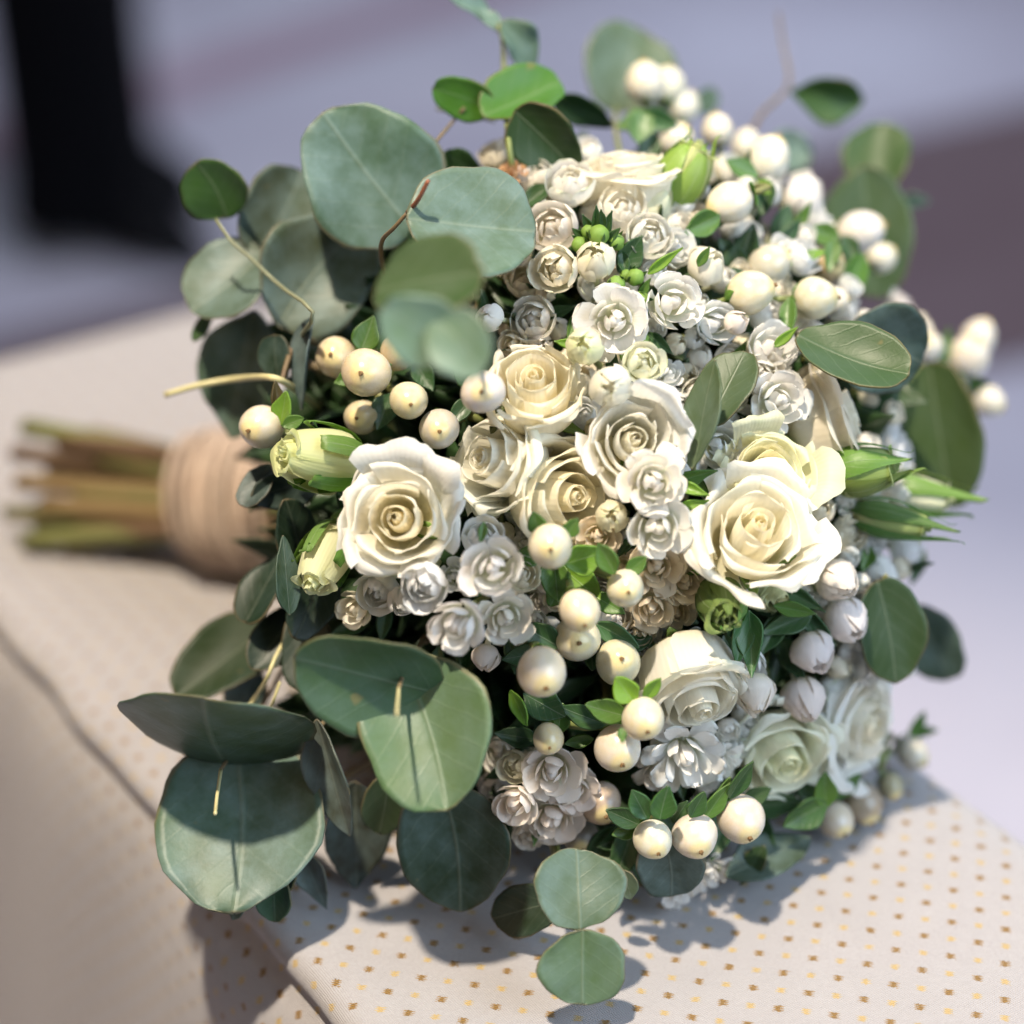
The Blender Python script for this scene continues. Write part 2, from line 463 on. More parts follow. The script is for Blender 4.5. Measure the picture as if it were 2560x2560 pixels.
def rose(label, px, py, diam, face=None, off=0, o=1.0, col=(0.84, 0.81, 0.70), heart=(0.84, 0.74, 0.48), n=19, seed=1, sep=True, green=1.0,
         tall=1.15, name='rose', cat='rose', spread=1.0, extra=(), spin=0.0):
    rnd = random.Random(seed)
    dep = dome_depth(px, py, off, 0.012)
    R = diam / 2 * dep / FPX
    ITEMS.append((px, py, diam * 0.5))
    axis = camvec(face) if face else outward(px, py)
    top = at(px, py, dep)
    base = top - axis * R * tall * 0.85
    t = thing(name, label, cat, base, 'roses in the bouquet')
    m4 = frame(axis, None, spin)
    ph = rnd.uniform(0, 6.28)
    lay = [(0.15, 0.040, 1.07, 2.4, 0.00, 0.0)] + [(0.18 + 0.04 * k, 0.08 + 0.05 * k, 1.10 - 0.004 * k, 1.9, 0.006, 0.08) for k in range(4)] \
        + [(0.40, 0.35, 1.08, 1.55, 0.01, 0.3), (0.45, 0.42, 1.05, 1.45, 0.02, 0.38), (0.51, 0.50, 1.04, 1.35, 0.03, 0.45)] \
        + [(0.60 + 0.035 * k, 0.61 + 0.06 * k, 0.98 - 0.03 * k, 1.18, 0.07, 0.65) for k in range(4)] \
        + [(0.76 + 0.025 * k, 0.84 + 0.045 * k, 0.84 - 0.035 * k, 0.92, 0.17, 1.0) for k in range(6)]
    if o < 0.8: lay = lay[:-1]
    for i, (Rb, Rt, zt, w, c, q) in enumerate(lay):
        jz = rnd.uniform(-.05, .05) * (0.3 + q); jr = rnd.uniform(-.06, .08) * q
        Rt = Rb * 0.62 * (1 - o) * q + Rt * (1 - (1 - o) * q) + jr
        zt = tall * (zt + (1.08 - zt) * (1 - o) + jz)
        c = c * o * rnd.uniform(0.7, 1.3)
        prof = [(0.05, 0.0), (Rb * 0.80, 0.20 * tall), (Rb, 0.58 * zt), (Rt + 0.02, zt - 0.04), (Rt + c * 0.75, zt + 0.01 - 0.10 * c), (Rt + c, zt - 0.60 * c)]
        prof = [(a * R, b * R) for a, b in prof]
        ph += 2.40 + rnd.uniform(-.25, .25)
        me = petal_shell('petal', prof, ph, w * rnd.uniform(.92, 1.1), 1, lambda s: 0.35 + 0.65 * np.clip(s / 0.45, 0, 1) ** 0.8, 0.10 if q < 0.8 else 0.05,
                         R * (0.012 + 0.065 * q * o), seed * 100 + i, R * 0.02, M['rose'], nu=21, ns=17, edgecurl=R * 0.17 * q * o, top=0.14 + 0.14 * q)
        cc = [heart[j] * (1 - q) + col[j] * q for j in range(3)]
        obj('petal', me, t, m4, (*cc, green if q > 0.9 else 1.0))
    for (phi_d, hgt, wid, flare) in extra:     # tall loose guard petals, on the side the camera-frame vector points to
        if not isinstance(phi_d, (int, float)):
            lv = m4.to_3x3().transposed() @ camvec(phi_d)
            phi_d = math.degrees(math.atan2(lv.y, lv.x))
        prof = [(0.1, 0.05), (0.8, 0.25), (0.95, 0.6 * hgt), (0.95 + flare * .6, hgt), (1.0 + flare * 1.3, hgt * 0.98)]
        me = petal_shell('petal', [(a * R, b * R) for a, b in prof], math.radians(phi_d), wid, 1, lambda s: 0.35 + 0.65 * np.clip(s / 0.5, 0, 1), 0.03,
                         R * 0.05, seed * 77 + int(phi_d), R * 0.02, M['rose'], edgecurl=R * 0.12, top=0.25)
        obj('petal', me, t, m4, (*col, green))
    if sep:
        for k in range(5):
            me = sepal_mesh('sepal', R * 1.0, R * 0.32, 0.35 + rnd.uniform(-.5, .4), seed + k)
            a = k * 2 * math.pi / 5 + 0.3
            mm = m4 @ Matrix.Rotation(a, 4, 'Z') @ Matrix.Translation((0, R * 0.12, 0)) @ Matrix.Rotation(math.radians(8 + rnd.uniform(-16, 12)), 4, 'X')
            obj('sepal', me, t, mm, (0.16, 0.27, 0.06, 1))
    V, F, UV = tube_geo([Vector((0, 0, -0.30 * R)), Vector((0, 0, -0.2 * R)), Vector((0, 0, 0.0)), Vector((0, 0, 0.12 * R))], [0.06 * R, 0.16 * R, 0.2 * R, 0.1 * R], 10)
    obj('calyx', new_mesh('calyx', V, F, [M['bud']], UV), t, m4, (0.14, 0.22, 0.06, 1))
    flower_stem(t, base, axis, 0.0016)
    return t

def rose_bud(label, px, py, length, width, face, off=0, col=(0.62, 0.66, 0.30), covered=0.6, seed=1, sepcol=(0.16, 0.28, 0.05), whisk=1.15, sepw=0.62):
    """px,py the middle of the bud as seen"""
    rnd = random.Random(seed)
    dep = dome_depth(px, py, off, 0.012)
    k = dep / FPX
    axis = camvec(face)
    fs = math.sqrt(max(0.08, 1 - axis.dot(CN) ** 2))
    R = width / 2 * k; L = max(length * k / max(fs, 0.55), 2.0 * R)
    base = at(px, py, dep) - axis * L * 0.5
    t = thing('rose_bud', label, 'rose bud', base, 'rose buds in the bouquet')
    m4 = frame(axis)
    ph = rnd.uniform(0, 6)
    for i in range(8):
        q = i / 7
        Rb = R * (0.25 + 0.70 * q); zt = L * (1.0 - 0.10 * q)
        prof = [(0.1 * R, 0), (Rb * 0.90, 0.2 * L), (Rb * 1.04, 0.45 * L), (Rb * 0.86, 0.76 * L), (Rb * (0.34 + 0.36 * q), zt), (Rb * (0.40 + 0.55 * q), zt + 0.03 * L * (1 - q))]
        ph += 2.4
        me = petal_shell('petal', prof, ph, 1.5 - 0.3 * q, 1, lambda s: 0.5 + 0.5 * np.clip(s / 0.4, 0, 1), 0.08, R * 0.06, seed * 31 + i, R * 0.03, M['rose'], nu=17, ns=13, edgecurl=R * 0.06 * q, top=0.26)
        obj('petal', me, t, m4, (*col, 0.55))
    for j in range(5):
        Ls = L * whisk * rnd.uniform(0.9, 1.12)
        prof = [(0.22 * R, -0.02 * L), (R * 0.80, 0.14 * L), (R * 1.06, 0.42 * L), (R * (0.86 + 0.35 * (1 - covered)), 0.74 * L), (R * (0.30 + 1.1 * (1 - covered)), Ls), (R * (0.34 + 1.5 * (1 - covered)), Ls * 1.08)]
        me = petal_shell('sepal', prof, j * 1.2566 + rnd.uniform(-.1, .1), sepw, 1, lambda s: np.maximum(np.where(s < 0.35, 0.75 + 0.25 * s / 0.35, 1 - ((s - 0.35) / 0.65) ** 1.1), 0.03), 0.0,
                         R * 0.05 * (1.3 - covered), seed * 53 + j, R * 0.05, M['bud'], nu=9, ns=13, top=0.0)
        obj('sepal', me, t, m4, (*[c * rnd.uniform(0.85, 1.2) for c in sepcol], 1))
    V, F, UV = tube_geo([Vector((0, 0, -0.26 * L)), Vector((0, 0, -0.18 * L)), Vector((0, 0, -0.06 * L)), Vector((0, 0, 0.04 * L))], [0.18 * R, 0.38 * R, 0.48 * R, 0.3 * R], 10)
    obj('calyx', new_mesh('calyx', V, F, [M['bud']], UV), t, m4, (*sepcol, 1))
    flower_stem(t, base - axis * 0.2 * L, axis, 0.0015)
    return t

# small double flowers: petal meshes built once per kind and shared
def ov(s): return np.maximum(np.where(s < 0.55, 0.42 + 0.58 * np.sin(np.clip(s / 0.55, 0, 1) * math.pi / 2), np.sqrt(np.clip(1 - ((s - 0.55) / 0.45) ** 2.0, 0, 1))), 0.04)
FLOWER_KINDS = {   # layers: (count, belly radius, rim radius, rim height, half width, pointed)
    'closed': [(3, 0.86, 0.40, 1.60, 0.78, .14), (3, 0.78, 0.34, 1.78, 0.80, .10), (3, 0.60, 0.22, 1.70, 0.85, .06)],
    'cup':    [(5, 0.95, 0.92, 1.42, 0.72, .12), (5, 0.72, 0.48, 1.50, 0.75, .08), (4, 0.48, 0.22, 1.45, 0.8, .05)],
    'open':   [(5, 0.94, 1.12, 1.16, 0.64, .16), (4, 0.74, 0.70, 1.40, 0.74, .10), (3, 0.48, 0.26, 1.45, 0.85, .05)],
    'double': [(5, 0.90, 1.30, 0.78, 0.58, .14), (5, 0.82, 1.02, 1.12, 0.60, .12), (4, 0.62, 0.58, 1.36, 0.70, .08), (3, 0.40, 0.18, 1.38, 0.9, .04)],
    'spiky':  [(6, 0.70, 1.45, 0.75, 0.42, .25), (6, 0.70, 1.15, 1.15, 0.42, .25), (5, 0.60, 0.75, 1.45, 0.42, .25), (4, .35, .3, 1.5, .6, .2)],
}
_pool = {}
def flower_meshes(kind, var):
    key = (kind, var)
    if key in _pool: return _pool[key]
    rnd = random.Random(hash(key) % 1000 if False else sum(map(ord, kind)) * 7 + var)
    out = []
    for li, (cnt, Rb, Rt, zt, hw, pt) in enumerate(FLOWER_KINDS[kind]):
        for k in range(cnt):
            a = 2 * math.pi * k / cnt + li * 0.63 + rnd.uniform(-.14, .14)
            rt = Rt * rnd.uniform(0.85, 1.15); z = zt * rnd.uniform(0.92, 1.06)
            fl = 0.10 * max(0, rt - 0.6)
            prof = [(0.12, 0.25), (Rb * 0.72, 0.42), (Rb, 0.42 + 0.50 * (z - 0.42)), (rt, z), (rt + fl - (0.12 if kind == 'closed' else 0.02), z + 0.02 - fl)]
            me = petal_shell('petal', prof, a, hw * rnd.uniform(0.9, 1.1), 1, ov, 0.03, 0.02, rnd.randint(0, 9999), 0.075, M['bouv'], nu=9, ns=9, top=0.16, point=pt)
            out.append((li, me))
    V, F, UV = tube_geo([Vector((0, 0, -1.3)), Vector((0, 0, -0.6)), Vector((0, 0, 0.1)), Vector((0, 0, 0.5)), Vector((0, 0, 0.9)), Vector((0, 0, 1.22)), Vector((0, 0, 1.3))],
                        [0.13, 0.14, 0.2, 0.24, 0.26, 0.18, 0.04], 9)
    body = new_mesh('flower', V, F, [M['bouv']], [(0.5, 0.25 + 0.3 * v.z / 1.3) for v in V])
    _pool[key] = (out, body)
    return _pool[key]

WHITE = (0.87, 0.84, 0.81); CREAM = (0.86, 0.80, 0.68); PINK = (0.84, 0.75, 0.70); COOL = (0.80, 0.81, 0.82); TAN = (0.76, 0.65, 0.50)
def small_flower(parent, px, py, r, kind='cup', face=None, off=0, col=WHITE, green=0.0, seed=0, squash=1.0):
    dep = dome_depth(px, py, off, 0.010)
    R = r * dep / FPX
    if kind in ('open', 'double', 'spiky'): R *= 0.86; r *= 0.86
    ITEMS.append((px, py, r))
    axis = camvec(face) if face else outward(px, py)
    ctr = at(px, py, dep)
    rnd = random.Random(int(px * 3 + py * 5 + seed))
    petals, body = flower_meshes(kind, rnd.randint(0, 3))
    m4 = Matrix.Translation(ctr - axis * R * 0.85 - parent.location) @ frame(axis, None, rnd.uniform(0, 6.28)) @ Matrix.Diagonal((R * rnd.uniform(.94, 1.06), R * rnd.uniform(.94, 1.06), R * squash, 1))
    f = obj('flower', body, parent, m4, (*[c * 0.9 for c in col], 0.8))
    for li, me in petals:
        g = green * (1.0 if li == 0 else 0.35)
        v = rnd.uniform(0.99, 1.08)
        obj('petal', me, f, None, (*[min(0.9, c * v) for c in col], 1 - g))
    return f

def sprig(name, label, cat, px, py, off=-20, group=None):
    return thing(name, label, cat, dome(px, py, off), group)

# berries
def berry_mesh():
    V, F = [], []
    nz, na = 18, 24
    for i in range(nz + 1):
        t = math.pi * i / nz
        z = -math.cos(t); r = math.sin(t)
        zz = z * (1.0 if z < 0 else 1.10); rr = r * (1 - 0.10 * max(0, z)) * 1.0
        if z < -0.9: zz += 0.10 * (-z - 0.9) / 0.1
        for k in range(na):
            a = 2 * math.pi * k / na
            lob = 1 + 0.035 * math.cos(3 * a) * (0.3 + max(0, z)) + 0.02 * math.cos(2 * a + 1) * (1 - z)
            V.append((rr * lob * math.cos(a), rr * lob * math.sin(a), zz))
    for i in range(nz):
        for k in range(na):
            k2 = (k + 1) % na
            F.append((i * na + k, i * na + k2, (i + 1) * na + k2, (i + 1) * na + k))
    return new_mesh('berry', V, F, [M['berry']])
BERRY = berry_mesh()
def tip_mesh():
    V, F = [], []
    for k in range(3):
        a = k * 2.094
        d = Vector((math.cos(a), math.sin(a), 0))
        v, f, _ = tube_geo([Vector((0, 0, 1.04)), Vector((0, 0, 1.13)) + d * 0.03, Vector((0, 0, 1.21)) + d * 0.09], [0.12, 0.085, 0.03], 6)
        b = len(V); V += v; F += [tuple(b + j for j in q) for q in f]
    return new_mesh('tip', V, F, [M['tip']])
TIP = tip_mesh()
CSEP = [leaf_mesh('sepal', 0.95, 0.55, 'ovate', cup=0.3, curl=0.9 + 0.2 * k, seed=k, thick=0.03, mat=M['leaf'], nu=7, ns=9) for k in range(3)]
IVORY = (0.84, 0.80, 0.69)
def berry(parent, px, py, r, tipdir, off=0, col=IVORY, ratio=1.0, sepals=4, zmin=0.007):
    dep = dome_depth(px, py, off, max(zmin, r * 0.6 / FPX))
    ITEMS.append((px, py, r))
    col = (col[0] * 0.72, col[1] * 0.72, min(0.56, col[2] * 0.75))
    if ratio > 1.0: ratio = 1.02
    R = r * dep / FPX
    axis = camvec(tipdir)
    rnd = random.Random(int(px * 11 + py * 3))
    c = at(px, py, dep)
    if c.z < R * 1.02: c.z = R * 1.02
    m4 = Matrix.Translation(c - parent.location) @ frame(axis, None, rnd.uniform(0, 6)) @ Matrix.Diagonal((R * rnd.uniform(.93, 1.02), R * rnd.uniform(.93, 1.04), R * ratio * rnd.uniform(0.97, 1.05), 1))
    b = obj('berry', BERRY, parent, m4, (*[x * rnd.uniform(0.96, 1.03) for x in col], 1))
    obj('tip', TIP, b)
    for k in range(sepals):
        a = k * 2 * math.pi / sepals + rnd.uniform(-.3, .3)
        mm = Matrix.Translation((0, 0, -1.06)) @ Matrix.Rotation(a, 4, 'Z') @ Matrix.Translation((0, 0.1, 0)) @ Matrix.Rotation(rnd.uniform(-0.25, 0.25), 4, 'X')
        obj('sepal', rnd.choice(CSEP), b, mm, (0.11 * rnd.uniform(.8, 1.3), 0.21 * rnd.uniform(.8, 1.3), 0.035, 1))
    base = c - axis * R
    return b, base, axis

GL = (0.085, 0.175, 0.030); DG = (0.035, 0.085, 0.025); BG = (0.16, 0.29, 0.03)
def berry_sprig(label, berries, leaves=(), col=IVORY, group=None):
    """berries: (px,py,r,(tip dir),off[,col][,ratio]); leaves: (px,py,L,W,ang,pitch,roll,off,colour)"""
    mx = sum(b[0] for b in berries) / len(berries); my = sum(b[1] for b in berries) / len(berries)
    off0 = sum(b[4] for b in berries) / len(berries)
    node = dome(mx, my, off0 - 16)
    t = thing('berry_sprig', label, 'berry sprig', node, 'berry sprigs in the bouquet')
    out = (outward(mx, my))
    for b in berries:
        bo, base, ax = berry(t, b[0], b[1], b[2], b[3], b[4], b[5] if len(b) > 5 else col, b[6] if len(b) > 6 else 1.0)
        bb = base - node
        tube('stalk', [bb, bb - ax * 0.006, bb * 0.4 - out * 0.004, Vector((0, 0, 0)) - out * 0.006], 0.0009, 0.0012, M['stem'], t, n=8, seg=6)
    for l in leaves:
        leaf(t, l[0], l[1], l[2], l[3], l[4], l[5], l[6], l[7], l[8], 'ovate', cup=0.35, fold=0.10, curl=0.35, wave=0.02, mat=M['leaf'])
    flower_stem(t, node - out * 0.006, out, 0.0013)
    return t

def flower_sprig(label, flowers, leaves=(), buds=(), cat='flower sprig', name='bouvardia_sprig'):
    """flowers: dict-free tuples (px,py,r,kind,face,off,col,green)"""
    mx = sum(f[0] for f in flowers) / len(flowers); my = sum(f[1] for f in flowers) / len(flowers)
    offm = sum(f[5] for f in flowers) / len(flowers)
    node = dome(mx, my, offm - 24)
    t = thing(name, label, cat, node, 'small white flower sprigs in the bouquet')
    SPRIGS.append((t, flowers))
    out = outward(mx, my)
    for f in flowers:
        fo = small_flower(t, *f)
        b = fo.matrix_basis @ Vector((0, 0, -1.25))
        tube('stalk', [b, b * 0.6 - out * 0.004, -out * 0.010], 0.0007, 0.0011, M['stem'], t, n=7, seg=5, color=(0.16, 0.25, 0.06, 1))
    for l in leaves:
        leaf(t, l[0], l[1], l[2], l[3], l[4], l[5], l[6], l[7], l[8], 'lance', cup=0.4, fold=0.15, curl=l[9] if len(l) > 9 else 0.4, wave=0.03, mat=M['leaf'])
    for (bx, by, br, bf, bo) in buds:
        dep = dome_depth(bx, by, bo); R = br * dep / FPX
        ax = camvec(bf)
        m4 = Matrix.Translation(at(bx, by, dep) - node) @ frame(ax, None, bx) @ Matrix.Scale(R, 4)
        b = obj('bud', GREENBUD, t, m4, (0.20, 0.33, 0.06, 1))
        for k in range(4):
            obj('sepal', BUDSEP, b, Matrix.Rotation(k * math.pi / 2 + .4, 4, 'Z') @ Matrix.Translation((0, 0.75, -0.75)) @ Matrix.Rotation(1.25, 4, 'X'), (0.06, 0.14, 0.03, 1))
    flower_stem(t, node - out * 0.010, out, 0.0012)
    return t

def green_bud_mesh():
    V, F = [], []
    nz, na = 10, 15
    for i in range(nz + 1):
        th = math.pi * i / nz
        for k in range(na):
            a = 2 * math.pi * k / na
            r = math.sin(th) * (1 - 0.07 * (0.5 + 0.5 * math.cos(5 * a)) ** 4)
            V.append((r * math.cos(a), r * math.sin(a), -math.cos(th) * 1.05))
    for i in range(nz):
        for k in range(na):
            k2 = (k + 1) % na
            F.append((i * na + k, i * na + k2, (i + 1) * na + k2, (i + 1) * na + k))
    return new_mesh('bud', V, F, [M['bud']], [(0.3, 0.5)] * len(V))
GREENBUD = green_bud_mesh()
BUDSEP = leaf_mesh('sepal', 2.0, 0.5, 'lance', cup=0.4, curl=0.35, seed=3, thick=0.06, mat=M['leaf'], nu=5, ns=8)

def euc(label, leaves, stems=(), px=None, py=None, off=-10, join=True):
    """leaves: tuples for leaf(); stems: lists of (px,py,off) in photograph pixels with radii"""
    x = px if px is not None else leaves[0]['at'][0]; y = py if py is not None else leaves[0]['at'][1]
    t = thing('eucalyptus_sprig', label, 'eucalyptus', dome(x, y, off), 'eucalyptus sprigs around the bouquet')
    for l in leaves:
        l = dict(l); a = l.pop('at')
        leaf(t, a[0], a[1], a[2], a[3], a[4], **l)
    for (pts, r0, r1, mt) in stems:
        tube('stem', [dome(p[0], p[1], p[2], 0.003) - t.location for p in pts], r0 * 0.7, r1 * 0.7, M[mt], t, n=16, seg=7)
    if join:
        out = outward(x, y)
        flower_stem(t, t.location.copy(), out, 0.0012, M['twig'])
    return t

# ================================================================== the setting
def cloth_material():
    m = NT('dotted_brocade')
    uv = m.n('ShaderNodeUVMap'); tc = m.n('ShaderNodeTexCoord')
    sp = m.n('ShaderNodeSeparateXYZ'); m.l(uv.outputs[0], sp.inputs[0])
    wob = m.noise(tc.outputs['Object'], 18.0, 2)
    S = 1 / 0.0098
    wx = m.math('MULTIPLY', m.math('SUBTRACT', wob, 0.5), 0.25)
    X = m.math('ADD', m.math('MULTIPLY', sp.outputs[0], S), m.math('ADD', wx, PHX))
    Y = m.math('ADD', m.math('MULTIPLY', sp.outputs[1], S), m.math('ADD', wx, PHY))
    # threads of each woven dot lie across the screen: rotate the dot's own axes by 45 degrees
    def dots(ox, size):
        fx = m.math('SUBTRACT', m.math('FRACT', m.math('ADD', X, ox)), 0.5)
        fy = m.math('SUBTRACT', m.math('FRACT', m.math('ADD', Y, ox)), 0.5)
        a = m.math('MULTIPLY', m.math('ADD', fx, fy), 0.7071); b = m.math('MULTIPLY', m.math('SUBTRACT', fx, fy), 0.7071)
        st = m.math('MULTIPLY', m.math('ADD', 1.0, m.math('SINE', m.math('MULTIPLY', a, 95.0))), 0.5)
        ragged = m.math('MULTIPLY', m.math('SUBTRACT', m.noise(tc.outputs['Object'], 1800.0, 1), 0.5), 0.13)
        lim = m.math('ADD', m.math('ADD', size * 0.45, m.math('MULTIPLY', st, size * 0.85)), ragged)
        i1 = m.math('LESS_THAN', m.math('ABSOLUTE', b), lim)
        i2 = m.math('LESS_THAN', m.math('ABSOLUTE', a), m.math('ADD', size * 0.95, ragged))
        return m.math('MULTIPLY', i1, i2), st
    dk, st1 = dots(0.0, 0.116); lt, st2 = dots(0.5, 0.104)
    big = m.noise(tc.outputs['Object'], 60.0, 4, 0.6); fine = m.noise(tc.outputs['Object'], 1400.0, 3, 0.7)
    base = m.mix(m.math('MULTIPLY', m.ramp(big, [(0.3, (0, 0, 0)), (0.75, (1, 1, 1))]), 0.5), (0.36, 0.348, 0.358, 1), (0.315, 0.302, 0.31, 1))
    base = m.mix(m.math('MULTIPLY', m.ramp(fine, [(0.40, (0, 0, 0)), (0.72, (1, 1, 1))]), 0.35), base, (0.23, 0.212, 0.212, 1))
    base = m.mix(lt, base, m.mix(st2, (0.34, 0.24, 0.10, 1), (0.46, 0.34, 0.15, 1)))
    base = m.mix(dk, base, m.mix(st1, (0.12, 0.065, 0.015, 1), (0.28, 0.16, 0.035, 1)))
    wx1 = m.n('ShaderNodeTexWave', wave_type='BANDS', bands_direction='X'); m.val(wx1, Scale=520.0, Distortion=2.0, Detail=1.0); m.l(uv.outputs[0], wx1.inputs['Vector'])
    wy1 = m.n('ShaderNodeTexWave', wave_type='BANDS', bands_direction='Y'); m.val(wy1, Scale=520.0, Distortion=2.0, Detail=1.0); m.l(uv.outputs[0], wy1.inputs['Vector'])
    h = m.math('ADD', m.math('MULTIPLY', m.math('MULTIPLY', wx1.outputs['Fac'], wy1.outputs['Fac']), 0.6), m.math('ADD', m.math('MULTIPLY', fine, 0.8), m.math('MULTIPLY', m.math('ADD', dk, lt), 0.5)))
    gold = m.math('MULTIPLY', m.math('MAXIMUM', dk, lt), 0.35)
    nrm = m.bump(h, 0.8, 0.0004)
    res = m.sss(base, m.math('SUBTRACT', 0.78, gold), normal=nrm, spec=0.3, sheen=0.25)
    return res
PHX, PHY = 0.0, 0.0
TH = math.radians(33.4)
E1 = Vector((-math.sin(TH), math.cos(TH), 0)); E2 = Vector((math.cos(TH), math.sin(TH), 0))
def ground(px, py): return at(px, py, surf_depth(px, py))
OB = ground(435, 2055)
WC = (ground(2330, 1880) - OB).dot(E2)
SMAX = (ground(0, 850) - OB).dot(E1)
def build_bench():
    prof = [(-.004, -.62), (-.006, -.45), (-.007, -.30), (-.008, -.20), (-.008, -.14), (-.008, -.09), (-.0078, -.055), (-.0068, -.034), (-.0045, -.0215), (-.0012, -.0150),
            (.0016, -.0120), (.0022, -.0100), (.0008, -.0082), (.0000, -.0062), (.0004, -.0036), (.0022, -.0014), (.0055, -.0002), (.012, 0.0), (.03, .0)]
    n = 60
    prof += [(.03 + (WC - .06) * k / n, 0.0) for k in range(1, n)]
    prof += [(WC - .03, 0), (WC - .018, -.0004), (WC - .009, -.0022), (WC - .003, -.006), (WC, -.013), (WC + .001, -.03), (WC + .001, -.1), (WC, -.3), (WC, -.62)]
    arc = [0.0]
    for a, b in zip(prof, prof[1:]): arc.append(arc[-1] + math.dist(a, b))
    a0 = arc[17] - prof[17][0]
    ss = list(np.linspace(-0.42, -0.2, 6)[:-1]) + list(np.linspace(-0.2, SMAX - 0.025, 110))
    rows = [(s, 0.0) for s in ss]
    r = 0.022
    for k in range(1, 9):
        a = math.pi / 2 * k / 8
        rows.append((SMAX - 0.025 + r * math.sin(a), -(r - r * math.cos(a))))
    rows += [(SMAX, -0.1), (SMAX, -0.3), (SMAX, -0.598)]
    rnd = random.Random(4)
    V, UV, F = [], [], []
    al = 0.0
    for i, (s, dz) in enumerate(rows):
        if i: al += math.dist(rows[i - 1], rows[i])
        for j, (t, z) in enumerate(prof):
            puff = 0.0
            if 17 <= j < len(prof) - 8:
                puff = 0.0009 * (math.sin(s * 21 + t * 9) + math.sin(t * 33 - s * 14) * 0.6)
            if j < 9:
                puff = 0.0
                t = t + 0.0016 * math.sin(s * 26 + z * 8) + 0.0012 * math.sin(s * 61 + 1.3 + z * 20)
            t2 = t + (0.0007 * math.sin(s * 80) + 0.0005 * math.sin(s * 143 + 1)) * (1 if 9 <= j < 17 else 0)
            V.append(OB + E1 * s + E2 * t2 + Vector((0, 0, max(-0.62, z + dz + puff))))
            UV.append((al - 0.42, arc[j] - a0))
    w = len(prof)
    for i in range(len(rows) - 1):
        for j in range(w - 1):
            F.append((i * w + j, i * w + j + 1, (i + 1) * w + j + 1, (i + 1) * w + j))
    V = [v - OB for v in V]
    F = [tuple(reversed(f)) for f in F]
    o = obj('upholstered_bench', new_mesh('upholstered_bench', V, F, [cloth_material()], UV), None)
    o.location = OB
    o['label'] = 'bench covered in off-white cloth woven with small gold dots, under the bouquet'
    o['category'] = 'bench'
build_bench()

def floor_material():
    m = NT('polished_marble_floor')
    tc = m.n('ShaderNodeTexCoord')
    n1 = m.noise(tc.outputs['Object'], 1.8, 5, 0.6); n2 = m.noise(tc.outputs['Object'], 6.0, 4)
    c = m.mix(m.ramp(n1, [(0.35, (0, 0, 0)), (0.7, (1, 1, 1))]), (0.58, 0.56, 0.62, 1), (0.42, 0.39, 0.46, 1))
    c = m.mix(m.math('MULTIPLY', n2, 0.3), c, (0.62, 0.54, 0.58, 1))
    return m.sss(c, 0.35, spec=0.5)
fl = obj('floor', new_mesh('floor', [(-9, -3, FLOOR_Z), (9, -3, FLOOR_Z), (9, 14, FLOOR_Z), (-9, 14, FLOOR_Z)], [(0, 1, 2, 3)], [floor_material()], smooth=False))
fl['kind'] = 'structure'; fl['label'] = 'pale lilac marble floor far out of focus'
M['maroon'] = simple('maroon_marble', (0.15, 0.10, 0.105, 1), 0.4, 3, 0.5, (0.22, 0.16, 0.17, 1))
M['rosy'] = simple('rose_marble', (0.40, 0.27, 0.32, 1), 0.4, 3, 0.5, (0.46, 0.36, 0.42, 1))
def band(label, a, b, c, d, mat):
    """an inlaid strip of stone between two straight lines a-b and c-d (photograph pixels on the floor), run on past the frame"""
    A, B, C_, D = [on_floor(*p, lift=0.004) for p in (a, b, c, d)]
    q1 = (B - A); q2 = (D - C_)
    A2, B2 = A - q1 * 1.2, B + q1 * 1.2; C2, D2 = C_ - q2 * 1.2, D + q2 * 1.2
    o = obj('floor_band', new_mesh('floor_band', [A2, B2, D2, C2], [(0, 1, 2, 3)], [mat], smooth=False))
    o['kind'] = 'structure'; o['label'] = label
band('wide maroon marble band in the floor', (500, 1290), (2560, 900), (500, 725), (2560, 260), M['maroon'])
band('narrow rosy marble stripe in the floor', (330, 290), (1050, 60), (330, 190), (1050, -30), M['rosy'])

